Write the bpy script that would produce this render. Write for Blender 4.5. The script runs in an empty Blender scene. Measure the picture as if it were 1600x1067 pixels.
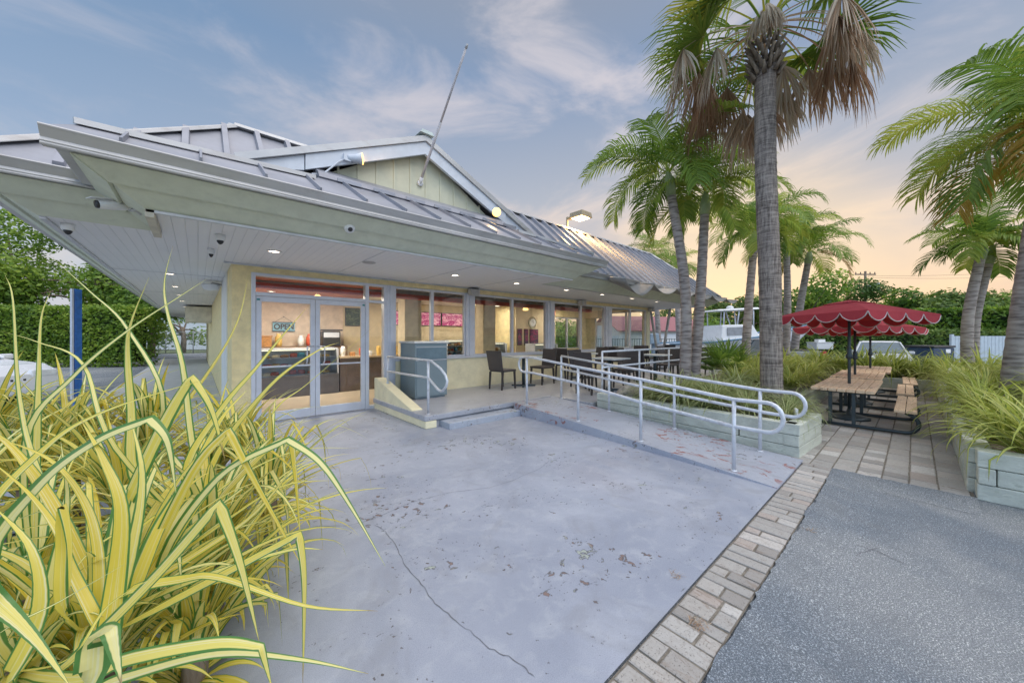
import bpy, bmesh, math, random
from mathutils import Vector, Matrix, noise
R = math.radians
random.seed(7)
SC = bpy.context.scene
COL = SC.collection

# ------------------------------------------------------------------ camera
EYE = 1.42
FPX = 556.0                       # focal length in pixels of a 1600 px wide frame
EX = (0.7497, 0.6617)             # facade direction (x) as (right, forward)
EY = (-0.6617, 0.7497)
cam = bpy.data.cameras.new("camera")
cam.sensor_fit = 'HORIZONTAL'; cam.sensor_width = 36.0
cam.lens = 36.0 * FPX / 1600.0
cam.shift_y = -8.5 / 1600.0
cam.clip_start = 0.05; cam.clip_end = 3000
camo = bpy.data.objects.new("camera", cam); COL.objects.link(camo)
camo.location = (0, 0, EYE); camo.rotation_euler = (R(90), 0, -math.asin(0.6617))
SC.camera = camo

# ------------------------------------------------------------------ exposure
SC.view_settings.view_transform = 'Standard'; SC.view_settings.look = 'None'
SC.view_settings.gamma = 1.0; SC.view_settings.exposure = 0.16
SC.cycles.max_bounces = 8; SC.cycles.transparent_max_bounces = 16
SC.cycles.use_denoising = True
SC.cycles.caustics_reflective = False; SC.cycles.caustics_refractive = False
SC.cycles.sample_clamp_indirect = 4.0

# ------------------------------------------------------------------ sky
SUN_AZ = math.atan2(0.28, 0.96)           # azimuth of the sunset glow (from +x)
world = bpy.data.worlds.new("World"); SC.world = world; world.use_nodes = True
def build_world():
    nt = world.node_tree; nt.nodes.clear(); L = nt.links
    N = lambda t, **k: _n(nt, t, **k)
    out = N('ShaderNodeOutputWorld'); bg = N('ShaderNodeBackground')
    tc = N('ShaderNodeTexCoord'); sep = N('ShaderNodeSeparateXYZ'); L.new(tc.outputs['Generated'], sep.inputs[0])
    def math_(op, a, b=None, c=None, clamp=False):
        m = N('ShaderNodeMath'); m.operation = op; m.use_clamp = clamp
        for i, v in enumerate((a, b, c)):
            if v is None: continue
            if isinstance(v, (int, float)): m.inputs[i].default_value = v
            else: L.new(v, m.inputs[i])
        return m.outputs[0]
    def ramp(fac, stops):
        r = N('ShaderNodeValToRGB'); e = r.color_ramp.elements
        while len(e) < len(stops): e.new(0.5)
        for k, (p, c) in enumerate(stops):
            e[k].position = p; e[k].color = (*c, 1)
        L.new(fac, r.inputs[0]); return r.outputs[0]
    def mix(f, a, b, mode='MIX'):
        m = N('ShaderNodeMix'); m.data_type = 'RGBA'; m.blend_type = mode
        if isinstance(f, (int, float)): m.inputs[0].default_value = f
        else: L.new(f, m.inputs[0])
        for i, v in ((6, a), (7, b)):
            if isinstance(v, tuple): m.inputs[i].default_value = (*v, 1)
            else: L.new(v, m.inputs[i])
        return m.outputs[2]
    z = sep.outputs[2]
    h = math_('MAXIMUM', z, 0.0)
    ax = math_('ADD', math_('MULTIPLY', sep.outputs[0], math.cos(SUN_AZ)), math_('MULTIPLY', sep.outputs[1], math.sin(SUN_AZ)))
    toward = N('ShaderNodeMapRange'); toward.interpolation_type = 'SMOOTHSTEP'
    L.new(ax, toward.inputs[0]); toward.inputs[1].default_value = -0.25; toward.inputs[2].default_value = 0.98
    far = ramp(h, [(0.0, (.54, .59, .66)), (.15, (.38, .51, .67)), (.35, (.25, .365, .54)), (.58, (.155, .27, .44)), (.8, (.27, .29, .34)), (1.0, (.32, .30, .29))])
    near = ramp(h, [(0.0, (.90, .58, .36)), (.09, (.80, .60, .45)), (.21, (.58, .53, .52)), (.36, (.41, .44, .51)), (.58, (.23, .31, .46)), (.8, (.29, .30, .34)), (1.0, (.32, .30, .29))])
    base = mix(toward.outputs[0], far, near)
    # streaky evening clouds
    mp = N('ShaderNodeMapping'); mp.inputs['Scale'].default_value = (1.6, 1.6, 4.2); mp.inputs['Rotation'].default_value = (R(22), R(-30), R(35))
    L.new(tc.outputs['Generated'], mp.inputs[0])
    nz = N('ShaderNodeTexNoise'); nz.inputs['Scale'].default_value = 1.7; nz.inputs['Detail'].default_value = 9; nz.inputs['Roughness'].default_value = .58; nz.inputs['Distortion'].default_value = .5
    L.new(mp.outputs[0], nz.inputs['Vector'])
    cm = N('ShaderNodeMapRange'); cm.interpolation_type = 'SMOOTHSTEP'
    L.new(nz.outputs[0], cm.inputs[0]); cm.inputs[1].default_value = .43; cm.inputs[2].default_value = .70
    amt = math_('MULTIPLY', cm.outputs[0], math_('MULTIPLY_ADD', toward.outputs[0], .54, .20))
    ccol = ramp(h, [(0.0, (1.0, .72, .40)), (.2, (.95, .72, .52)), (.45, (.74, .66, .66)), (1, (.6, .58, .62))])
    sky = mix(amt, base, ccol)
    dp = N('ShaderNodeVectorMath'); dp.operation = 'DOT_PRODUCT'; L.new(tc.outputs['Generated'], dp.inputs[0])
    dp.inputs[1].default_value = Vector((math.cos(SUN_AZ), math.sin(SUN_AZ), .10)).normalized()
    gl = N('ShaderNodeMapRange'); gl.interpolation_type = 'SMOOTHSTEP'; L.new(dp.outputs['Value'], gl.inputs[0]); gl.inputs[1].default_value = .935; gl.inputs[2].default_value = 1.0
    sky = mix(math_('MULTIPLY', gl.outputs[0], .6), sky, (1.05, .78, .46))
    # low physical sky added on top
    st = N('ShaderNodeTexSky'); st.sky_type = 'NISHITA'; st.sun_disc = False
    st.sun_elevation = R(3); st.sun_rotation = R(90) - SUN_AZ
    add = N('ShaderNodeMix'); add.data_type = 'RGBA'; add.blend_type = 'ADD'; add.inputs[0].default_value = 0.006
    L.new(sky, add.inputs[6]); L.new(st.outputs[0], add.inputs[7])
    # sky strength raised out of frame, overhead and behind the viewer, for added light
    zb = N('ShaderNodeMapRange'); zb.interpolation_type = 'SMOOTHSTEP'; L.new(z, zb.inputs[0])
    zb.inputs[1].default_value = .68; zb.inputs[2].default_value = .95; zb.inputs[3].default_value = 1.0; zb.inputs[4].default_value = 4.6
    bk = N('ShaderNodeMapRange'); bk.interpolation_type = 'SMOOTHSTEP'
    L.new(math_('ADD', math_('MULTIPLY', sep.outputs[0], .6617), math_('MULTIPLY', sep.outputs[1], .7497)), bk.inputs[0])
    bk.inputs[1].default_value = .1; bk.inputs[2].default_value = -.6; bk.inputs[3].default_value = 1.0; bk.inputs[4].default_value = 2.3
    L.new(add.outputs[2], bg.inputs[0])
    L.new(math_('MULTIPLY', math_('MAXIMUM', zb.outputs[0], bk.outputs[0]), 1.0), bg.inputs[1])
    L.new(bg.outputs[0], out.inputs[0])
def _n(nt, t, **k):
    n = nt.nodes.new(t)
    for a, v in k.items(): setattr(n, a, v)
    return n
build_world()

# broad soft fill lamp added high behind the viewer to brighten the shop front
sd = bpy.data.lights.new("fill_sun", 'SUN'); sd.energy = 1.4; sd.angle = R(40); sd.color = (1.0, .93, .86)
so = bpy.data.objects.new("fill_sun", sd); COL.objects.link(so)
so.rotation_euler = Vector((-.15, .62, -.72)).to_track_quat('-Z', 'Y').to_euler()

# ------------------------------------------------------------------ measuring helpers
def px(x, y, f):
    """world point seen at photo pixel (x, y) at forward distance f"""
    r = (x - 800.0) / FPX * f
    return Vector((r * EX[0] + f * EX[1], r * EY[0] + f * EY[1], EYE - (y - 525.0) / FPX * f))
def rf(r, f, z=0.0):
    return Vector((r * EX[0] + f * EX[1], r * EY[0] + f * EY[1], z))

# ------------------------------------------------------------------ materials
def new_mat(name):
    m = bpy.data.materials.new(name); m.use_nodes = True
    nt = m.node_tree; p = nt.nodes['Principled BSDF']
    return m, nt, p
def _math(nt, op, a, b=None, c=None, clamp=False):
    m = nt.nodes.new('ShaderNodeMath'); m.operation = op; m.use_clamp = clamp
    for i, v in enumerate((a, b, c)):
        if v is None: continue
        if isinstance(v, (int, float)): m.inputs[i].default_value = v
        else: nt.links.new(v, m.inputs[i])
    return m.outputs[0]
def _mix(nt, f, a, b, mode='MIX'):
    m = nt.nodes.new('ShaderNodeMix'); m.data_type = 'RGBA'; m.blend_type = mode
    if isinstance(f, (int, float)): m.inputs[0].default_value = f
    else: nt.links.new(f, m.inputs[0])
    for i, v in ((6, a), (7, b)):
        if isinstance(v, tuple): m.inputs[i].default_value = (*v[:3], 1)
        else: nt.links.new(v, m.inputs[i])
    return m.outputs[2]
def _noise(nt, vec, scale, detail=4, rough=.55, dist=0, out=0):
    n = nt.nodes.new('ShaderNodeTexNoise'); n.inputs['Scale'].default_value = scale
    n.inputs['Detail'].default_value = detail; n.inputs['Roughness'].default_value = rough; n.inputs['Distortion'].default_value = dist
    if vec is not None: nt.links.new(vec, n.inputs['Vector'])
    return n.outputs[out]
def _range(nt, v, a, b, c=0., d=1., smooth=True):
    m = nt.nodes.new('ShaderNodeMapRange'); m.interpolation_type = 'SMOOTHSTEP' if smooth else 'LINEAR'
    nt.links.new(v, m.inputs[0])
    for i, x in zip((1, 2, 3, 4), (a, b, c, d)): m.inputs[i].default_value = x
    return m.outputs[0]
def _vec(nt, scale=(1, 1, 1), rot=(0, 0, 0), kind='Object', loc=(0, 0, 0)):
    tc = nt.nodes.new('ShaderNodeTexCoord'); mp = nt.nodes.new('ShaderNodeMapping')
    mp.inputs['Scale'].default_value = scale; mp.inputs['Rotation'].default_value = rot; mp.inputs['Location'].default_value = loc
    nt.links.new(tc.outputs[kind], mp.inputs[0]); return mp.outputs[0]
def _bump(nt, p, h, strength=.3, dist=.01):
    b = nt.nodes.new('ShaderNodeBump'); b.inputs['Strength'].default_value = strength; b.inputs['Distance'].default_value = dist
    nt.links.new(h, b.inputs['Height']); nt.links.new(b.outputs[0], p.inputs['Normal'])
MATS = {}
def mat(name, col, rough=.6, metal=0., var=.12, scale=5., bump=0., bscale=80., stretch=(1, 1, 1), dirt=0., dirtcol=(.12, .1, .08), dscale=3., spec=.5):
    if name in MATS: return MATS[name]
    m, nt, p = new_mat(name)
    v = _vec(nt, stretch)
    n1 = _noise(nt, v, scale, 6, .6)
    c = _mix(nt, _range(nt, n1, .3, .7), tuple(x * (1 - var) for x in col), tuple(min(1, x * (1 + var)) for x in col))
    if dirt:
        n2 = _noise(nt, v, dscale, 8, .7, .3)
        c = _mix(nt, _math(nt, 'MULTIPLY', _range(nt, n2, .5, .75), dirt), c, dirtcol)
    nt.links.new(c, p.inputs['Base Color'])
    p.inputs['Roughness'].default_value = rough; p.inputs['Metallic'].default_value = metal
    p.inputs['Specular IOR Level'].default_value = spec
    rr = _math(nt, 'MULTIPLY_ADD', n1, .25, rough - .12, clamp=True); nt.links.new(rr, p.inputs['Roughness'])
    if bump: _bump(nt, p, _noise(nt, v, bscale, 5, .6), bump, .01)
    MATS[name] = m; return m
def emit(name, col, s):
    if name in MATS: return MATS[name]
    m, nt, p = new_mat(name)
    p.inputs['Base Color'].default_value = (*col, 1); p.inputs['Emission Color'].default_value = (*col, 1); p.inputs['Emission Strength'].default_value = s
    MATS[name] = m; return m
def glass_mat(name, tint=(.86, .9, .9), boost=1.0):
    if name in MATS: return MATS[name]
    m = bpy.data.materials.new(name); m.use_nodes = True; nt = m.node_tree; nt.nodes.clear()
    o = nt.nodes.new('ShaderNodeOutputMaterial'); mx = nt.nodes.new('ShaderNodeMixShader')
    t = nt.nodes.new('ShaderNodeBsdfTransparent'); t.inputs[0].default_value = (*tint, 1)
    g = nt.nodes.new('ShaderNodeBsdfGlossy'); g.inputs['Roughness'].default_value = .015; g.inputs[0].default_value = (.95, .97, 1, 1)
    fr = nt.nodes.new('ShaderNodeFresnel'); fr.inputs[0].default_value = 1.5
    f = _math(nt, 'MULTIPLY', fr.outputs[0], boost, clamp=True)
    nt.links.new(f, mx.inputs[0]); nt.links.new(t.outputs[0], mx.inputs[1]); nt.links.new(g.outputs[0], mx.inputs[2]); nt.links.new(mx.outputs[0], o.inputs[0])
    MATS[name] = m; return m
def leaf_mat(name, cols, transl=.35, rough=.45, strap=None, nscale=3.):
    """cols: dark, mid, light picked by a per-leaf random; strap=(margin colour, centre colour) for striped strap leaves"""
    if name in MATS: return MATS[name]
    m, nt, p = new_mat(name)
    uv = nt.nodes.new('ShaderNodeUVMap'); uv.uv_map = 'rnd'
    s2 = nt.nodes.new('ShaderNodeSeparateXYZ'); nt.links.new(uv.outputs[0], s2.inputs[0])
    r = nt.nodes.new('ShaderNodeValToRGB'); e = r.color_ramp.elements
    while len(e) < len(cols): e.new(.5)
    for k, c in enumerate(cols): e[k].position = k / max(1, len(cols) - 1); e[k].color = (*c, 1)
    nt.links.new(s2.outputs[0], r.inputs[0]); c = r.outputs[0]
    if strap:
        uv1 = nt.nodes.new('ShaderNodeUVMap'); uv1.uv_map = 'uv'
        s1 = nt.nodes.new('ShaderNodeSeparateXYZ'); nt.links.new(uv1.outputs[0], s1.inputs[0])
        off = _math(nt, 'MULTIPLY_ADD', s2.outputs[1], .16, -.08)
        dcen = _math(nt, 'ABSOLUTE', _math(nt, 'ADD', _math(nt, 'SUBTRACT', s1.outputs[0], .5), off))
        cv = nt.nodes.new('ShaderNodeCombineXYZ'); nt.links.new(_math(nt, 'MULTIPLY', s1.outputs[0], 9.), cv.inputs[0])
        nt.links.new(_math(nt, 'MULTIPLY', s1.outputs[1], .6), cv.inputs[1]); nt.links.new(_math(nt, 'MULTIPLY', s2.outputs[0], 37.), cv.inputs[2])
        st = _noise(nt, cv.outputs[0], 1.6, 4, .6)
        edge = _math(nt, 'ADD', dcen, _math(nt, 'MULTIPLY_ADD', st, .16, -.08))
        edge = _math(nt, 'ADD', edge, _math(nt, 'MULTIPLY_ADD', s2.outputs[0], .17, -.09)); green = _range(nt, edge, strap[2], strap[2] + .05)
        pale = _mix(nt, _range(nt, st, .5, .66), c, strap[1])
        vein = _math(nt, 'MULTIPLY', _range(nt, st, .36, .30), .55)
        c = _mix(nt, vein, pale, tuple(.5 * a + .5 * b for a, b in zip(strap[0], cols[0])))
        c = _mix(nt, green, c, strap[0])
        tip = _range(nt, _math(nt, 'MULTIPLY_ADD', s2.outputs[1], .12, s1.outputs[1]), 1.03, 1.07); c = _mix(nt, _math(nt, 'MULTIPLY', tip, .8), c, (.30, .20, .10))
    nt.links.new(c, p.inputs['Base Color']); p.inputs['Roughness'].default_value = rough
    o = nt.nodes['Material Output']; mx = nt.nodes.new('ShaderNodeMixShader'); t = nt.nodes.new('ShaderNodeBsdfTranslucent')
    nt.links.new(c, t.inputs[0]); mx.inputs[0].default_value = transl
    nt.links.new(p.outputs[0], mx.inputs[1]); nt.links.new(t.outputs[0], mx.inputs[2]); nt.links.new(mx.outputs[0], o.inputs[0])
    MATS[name] = m; return m

M_STUCCO = mat('yellow_stucco', (.87, .73, .40), .85, var=.10, scale=7, bump=.9, bscale=34, dirt=.22, dirtcol=(.50, .42, .24), dscale=5)
M_STUCCO2 = mat('cream_stucco', (.82, .76, .53), .85, var=.07, scale=4, bump=.5, bscale=40, dirt=.22, dirtcol=(.5, .46, .32), dscale=3)
M_ALU = mat('aluminium_frame', (.62, .65, .72), .4, .15, var=.06, dirt=.1, dirtcol=(.4, .42, .45))
M_GUTTER = mat('gutter_metal', (.50, .50, .50), .4, .25, var=.10, scale=3, stretch=(.5, 1, 1), dirt=.55, dirtcol=(.33, .30, .28), dscale=4)
M_ROOF = mat('seam_roof_metal', (.31, .32, .36), .45, .25, var=.10, scale=2.5, dirt=.3, dirtcol=(.40, .38, .40), dscale=2)
M_FASCIA = mat('sage_fascia', (.65, .69, .57), .6, var=.06, scale=2, stretch=(3, 3, .5), dirt=.35, dirtcol=(.42, .46, .38))
M_TRIM = mat('pale_trim', (.62, .66, .72), .5, var=.06, dirt=.3, dirtcol=(.45, .45, .48))
M_GABLE = mat('gable_board', (.60, .60, .46), .7, var=.07, scale=3, dirt=.25, dirtcol=(.45, .43, .33))
def beadboard():
    m, nt, p = new_mat('soffit_beadboard'); v = _vec(nt)
    sx = nt.nodes.new('ShaderNodeSeparateXYZ'); nt.links.new(v, sx.inputs[0])
    w = _math(nt, 'FRACT', _math(nt, 'MULTIPLY', sx.outputs[0], 10.0))
    g = _range(nt, _math(nt, 'ABSOLUTE', _math(nt, 'SUBTRACT', w, .5)), .44, .5)
    n = _noise(nt, v, 1.2, 6, .6)
    c = _mix(nt, n, (.80, .80, .82), (.88, .88, .89)); c = _mix(nt, _math(nt, 'MULTIPLY', g, .28), c, (.40, .41, .45))
    nt.links.new(c, p.inputs['Base Color']); p.inputs['Roughness'].default_value = .5
    inv = _math(nt, 'SUBTRACT', 1.0, g); _bump(nt, p, inv, .5, .01); return m
M_SOFFIT = beadboard()
M_GLASS = glass_mat('window_glass', boost=.95)
M_RAIL = mat('galvanised_rail', (.66, .69, .74), .38, .25, var=.10, scale=12, dirt=.55, dirtcol=(.30, .25, .24), dscale=9)
M_WHITE = mat('white_plastic', (.78, .79, .80), .4, var=.04)
M_BLACK = mat('black_plastic', (.03, .03, .035), .4, var=.1)
M_STEEL = mat('dark_steel', (.055, .075, .085), .45, .3, var=.15)
M_LAMP = emit('lamp_glow', (1., .72, .36), 9.)
M_DOWN = emit('downlight_glow', (1., .86, .68), 7.)

# ------------------------------------------------------------------ mesh builder
class MB:
    def __init__(s): s.v = []; s.f = []; s.uv = []; s.rn = []; s.hasuv = False
    def face(s, idx, uvs=None, rn=(0, 0)):
        s.f.append(tuple(idx))
        if uvs is not None: s.hasuv = True
        s.uv.append(uvs); s.rn.append(rn)
    def add(s, vs, fs):
        o = len(s.v); s.v += [tuple(x) for x in vs]
        for f in fs: s.face([o + i for i in f])
        return s
    def box(s, x0, x1, y0, y1, z0, z1):
        return s.add([(x0, y0, z0), (x1, y0, z0), (x1, y1, z0), (x0, y1, z0), (x0, y0, z1), (x1, y0, z1), (x1, y1, z1), (x0, y1, z1)],
                     [(3, 2, 1, 0), (4, 5, 6, 7), (0, 1, 5, 4), (1, 2, 6, 5), (2, 3, 7, 6), (3, 0, 4, 7)])
    def hexa(s, b, t):
        """solid from bottom ring b (ccw from above) and top ring t"""
        n = len(b)
        return s.add(list(b) + list(t), [tuple(range(n - 1, -1, -1)), tuple(range(n, 2 * n))] + [(i, (i + 1) % n, n + (i + 1) % n, n + i) for i in range(n)])
    def obox(s, c, size, rot=0., tilt=None):
        m = Matrix.Rotation(rot, 3, 'Z')
        if tilt: m = m @ Matrix.Rotation(tilt[1], 3, tilt[0])
        hx, hy, hz = (q / 2 for q in size); c = Vector(c)
        vs = [c + m @ Vector((a * hx, b * hy, d * hz)) for d in (-1, 1) for a, b in ((-1, -1), (1, -1), (1, 1), (-1, 1))]
        return s.add(vs, [(3, 2, 1, 0), (4, 5, 6, 7), (0, 1, 5, 4), (1, 2, 6, 5), (2, 3, 7, 6), (3, 0, 4, 7)])
    def prism(s, poly, axis, a, b):
        """extrude 2-D polygon (list of pairs) along axis from a to b"""
        def P(p, q): return {'x': (q, p[0], p[1]), 'y': (p[0], q, p[1]), 'z': (p[0], p[1], q)}[axis]
        n = len(poly)
        return s.add([P(p, a) for p in poly] + [P(p, b) for p in poly],
                     [tuple(range(n - 1, -1, -1)), tuple(range(n, 2 * n))] + [(i, (i + 1) % n, n + (i + 1) % n, n + i) for i in range(n)])
    def tube(s, pts, r, n=8, cap=True):
        pts = [Vector(p) for p in pts]; rs = r if isinstance(r, (list, tuple)) else [r] * len(pts)
        o = len(s.v); ref = None
        for i, p in enumerate(pts):
            t = (pts[min(i + 1, len(pts) - 1)] - pts[max(i - 1, 0)]).normalized()
            if ref is None:
                ref = Vector((0, 0, 1)) if abs(t.z) < .9 else Vector((1, 0, 0))
            a = t.cross(ref).normalized(); b = a.cross(t).normalized(); ref = b
            for k in range(n):
                an = 2 * math.pi * k / n
                s.v.append(tuple(p + (a * math.cos(an) + b * math.sin(an)) * rs[i]))
        for i in range(len(pts) - 1):
            for k in range(n):
                s.face((o + i * n + k, o + i * n + (k + 1) % n, o + (i + 1) * n + (k + 1) % n, o + (i + 1) * n + k))
        if cap:
            s.face([o + k for k in range(n - 1, -1, -1)]); s.face([o + (len(pts) - 1) * n + k for k in range(n)])
        return s
    def lathe(s, prof, c=(0, 0, 0), n=20, axis='z', cap=True):
        o = len(s.v)
        for (r, h) in prof:
            for k in range(n):
                a = 2 * math.pi * k / n; x, y = r * math.cos(a), r * math.sin(a)
                q = {'z': (x, y, h), 'y': (x, h, y), 'x': (h, x, y)}[axis]
                s.v.append((c[0] + q[0], c[1] + q[1], c[2] + q[2]))
        for i in range(len(prof) - 1):
            for k in range(n):
                s.face((o + i * n + k, o + i * n + (k + 1) % n, o + (i + 1) * n + (k + 1) % n, o + (i + 1) * n + k))
        if cap: s.face([o + k for k in range(n - 1, -1, -1)]); s.face([o + (len(prof) - 1) * n + k for k in range(n)])
        return s
    def ribbon(s, pts, ws, nors, rn, fold=.15, v0=0., twist=0.):
        o = len(s.v); n = len(pts)
        for i in range(n):
            t = (pts[min(i + 1, n - 1)] - pts[max(i - 1, 0)]).normalized()
            side = t.cross(nors[i]); 
            if side.length < 1e-4: side = t.cross(Vector((.3, .5, .8)))
            side.normalize(); nn = side.cross(t)
            w = ws[i]
            s.v += [tuple(pts[i] - side * w + nn * w * fold), tuple(pts[i]), tuple(pts[i] + side * w + nn * w * fold)]
        for i in range(n - 1):
            va, vb = i / (n - 1), (i + 1) / (n - 1); a = o + 3 * i
            s.face((a, a + 1, a + 4, a + 3), ((0, va), (.5, va), (.5, vb), (0, vb)), rn)
            s.face((a + 1, a + 2, a + 5, a + 4), ((.5, va), (1, va), (1, vb), (.5, vb)), rn)
    def card(s, c, a, b, rn):
        o = len(s.v); s.v += [tuple(c - a), tuple(c - b * .55 ), tuple(c + a), tuple(c + b * .55)]
        s.face((o, o + 1, o + 2, o + 3), ((0, 0), (1, 0), (1, 1), (0, 1)), rn)
    def build(s, name, material, parent=None, smooth=False, bevel=0., org=None):
        me = bpy.data.meshes.new(name)
        w = Vector((0, 0, 0)); q = parent
        while q is not None: w += Vector(q.location); q = q.parent
        if org is not None and parent is None: w = Vector(org)
        vs = [(a - w.x, b - w.y, c - w.z) for a, b, c in s.v]
        me.from_pydata(vs, [], s.f)
        if s.hasuv:
            u1 = me.uv_layers.new(name='uv'); u2 = me.uv_layers.new(name='rnd')
            fl1 = []; fl2 = []
            for f, uvs, rn in zip(s.f, s.uv, s.rn):
                for k in range(len(f)):
                    fl1 += list(uvs[k]) if uvs else [0.5, 0.5]; fl2 += list(rn)
            u1.data.foreach_set('uv', fl1); u2.data.foreach_set('uv', fl2)
        me.materials.append(material); me.update()
        if smooth:
            for p in me.polygons: p.use_smooth = True
        o = bpy.data.objects.new(name, me); COL.objects.link(o)
        if parent is not None: o.parent = parent
        elif org is not None: o.location = org
        if bevel:
            b = o.modifiers.new('bevel', 'BEVEL'); b.width = bevel; b.segments = 2; b.limit_method = 'ANGLE'; b.angle_limit = R(40)
        return o
def tag(o, label, cat, group=None):
    o['label'] = label; o['category'] = cat
    if group: o['group'] = group
    return o
def thing(name, label, cat, loc=(0, 0, 0), group=None):
    o = bpy.data.objects.new(name, None); COL.objects.link(o); o.location = loc; o.empty_display_size = .1
    return tag(o, label, cat, group)
def struct(o, kind='structure'):
    o['kind'] = kind; return o
def dup(root, loc, rz=None, label=None):
    r = root.copy(); COL.objects.link(r); r.location = loc
    if rz is not None: r.rotation_euler = (0, 0, rz)
    if label: r['label'] = label
    for ch in list(root.children):
        c = ch.copy(); COL.objects.link(c); c.parent = r
        for g in list(ch.children):
            d = g.copy(); COL.objects.link(d); d.parent = c
    return r
def arc(c, r, a0, a1, n, u, v):
    c = Vector(c); u = Vector(u); v = Vector(v)
    return [c + u * (r * math.cos(R(a0 + (a1 - a0) * k / n))) + v * (r * math.sin(R(a0 + (a1 - a0) * k / n))) for k in range(n + 1)]
def text_mesh(txt, size, depth=.004):
    cu = bpy.data.curves.new('t', 'FONT'); cu.body = txt; cu.size = size; cu.extrude = depth; cu.offset = size * .035; cu.align_x = 'CENTER'; cu.align_y = 'CENTER'
    o = bpy.data.objects.new('t', cu); COL.objects.link(o); bpy.context.view_layer.update()
    me = bpy.data.meshes.new_from_object(o.evaluated_get(bpy.context.evaluated_depsgraph_get()))
    bpy.data.objects.remove(o); bpy.data.curves.remove(cu); return me

# ================================================================== SETTING
def speck_mat(name, c0, c1, c2, rough=.9, sc=220, patch=.35, bump=.5):
    m, nt, p = new_mat(name); v = _vec(nt)
    fine = _noise(nt, v, sc, 2, .6); med = _noise(nt, v, 75, 5, .7); big = _noise(nt, v, .55, 5, .6, .6); mid = _noise(nt, v, 3.2, 6, .65)
    c = _mix(nt, _range(nt, fine, .40, .62), c0, c1)
    c = _mix(nt, _range(nt, _math(nt, 'MULTIPLY', fine, med), .29, .36), c, c2)
    c = _mix(nt, _range(nt, big, .36, .64), _mix(nt, 1.0, c, (.60, .66, .74), 'MULTIPLY'), c)
    c = _mix(nt, _math(nt, 'MULTIPLY', _range(nt, mid, .5, .75), patch), c, c0)
    nt.links.new(c, p.inputs['Base Color']); p.inputs['Roughness'].default_value = rough
    _bump(nt, p, _math(nt, 'ADD', fine, med), bump, .012); return m
M_ASPH = speck_mat('weathered_asphalt', (.165, .18, .195), (.32, .345, .365), (.62, .64, .65), sc=170, patch=.55)
M_DIRT = speck_mat('planter_mulch', (.16, .12, .09), (.34, .29, .24), (.50, .45, .40), sc=60)
def painted_concrete(name, base, base2, chip=1.0, red=0., rough=.5):
    m, nt, p = new_mat(name); v = _vec(nt)
    big = _noise(nt, v, .8, 6, .62, .8); mid = _noise(nt, v, 5.5, 8, .68, .5); fine = _noise(nt, v, 60, 4, .7)
    c = _mix(nt, _range(nt, big, .32, .68), base, base2)
    c = _mix(nt, _math(nt, 'MULTIPLY', _range(nt, mid, .46, .70), .26), c, (.60, .63, .66))
    c = _mix(nt, _math(nt, 'MULTIPLY', _range(nt, fine, .5, .7), .12), c, (.30, .32, .38))
    gr = _noise(nt, v, 260, 2, .7); c = _mix(nt, _range(nt, gr, .40, .62), c, _mix(nt, 1.0, c, (.80, .80, .82), 'MULTIPLY')); gr2 = _noise(nt, v, 120, 3, .6); c = _mix(nt, _math(nt, 'MULTIPLY', _range(nt, gr2, .64, .70), .5), c, (.16, .16, .18))
    st = _noise(nt, _vec(nt, (1, 1, 1), (0, 0, .6)), 1.9, 7, .66, 1.4); c = _mix(nt, _math(nt, 'MULTIPLY', _range(nt, st, .50, .68), .38), c, (.24, .25, .28))
    # flaked paint: ragged islands, only inside broad worn regions
    worn = _noise(nt, v, 1.15, 3, .5, .2)
    fl = _noise(nt, v, 13, 7, .62, .5)
    th = _math(nt, 'MULTIPLY_ADD', _range(nt, worn, .46, .66), -.085 * chip, .69)
    d = _math(nt, 'SUBTRACT', fl, th)
    ring = _math(nt, 'MULTIPLY', _range(nt, d, -.012, 0.), _range(nt, d, .035, .018))
    inside = _range(nt, d, .012, .022)
    kind = _noise(nt, v, 3.1, 2, .5)
    ic = _mix(nt, _range(nt, kind, .47, .53), (.23, .165, .15), (.36, .40, .36))
    c = _mix(nt, inside, c, ic); c = _mix(nt, _math(nt, 'MULTIPLY', ring, .85), c, (.09, .09, .10))
    # pin-head nicks
    nk = _noise(nt, v, 34, 3, .55); nk2 = _noise(nt, v, 2.4, 3, .5)
    c = _mix(nt, _math(nt, 'MULTIPLY', _range(nt, nk, .64, .67), _range(nt, nk2, .5, .62)), c, (.10, .09, .09))
    if red:
        rn = _noise(nt, _vec(nt, (1, .75, 1)), 7.5, 8, .68, .8); rz = _noise(nt, v, 1.3, 2, .5, loc_seed(nt))
        rm = _math(nt, 'MULTIPLY', _range(nt, rn, .60 - red * .04, .63 - red * .04), _range(nt, rz, .47, .56))
        c = _mix(nt, rm, c, (.30, .14, .13))
    nt.links.new(c, p.inputs['Base Color'])
    nt.links.new(_math(nt, 'MULTIPLY_ADD', mid, .3, rough - .15, clamp=True), p.inputs['Roughness'])
    _bump(nt, p, _math(nt, 'SUBTRACT', _math(nt, 'MULTIPLY', fine, .35), inside), .35, .006); return m
def loc_seed(nt): return .3
M_PAD = painted_concrete('painted_concrete', (.305, .337, .415), (.405, .437, .515), chip=1.25)
M_RAMP = painted_concrete('worn_ramp_paint', (.38, .41, .49), (.45, .48, .55), chip=1.5, red=1.0)
M_PATIO = painted_concrete('patio_paint', (.40, .42, .47), (.45, .46, .50), chip=.6, rough=.36)
M_STEP = painted_concrete('step_paint', (.38, .43, .51), (.44, .48, .55), chip=1.2)

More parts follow.
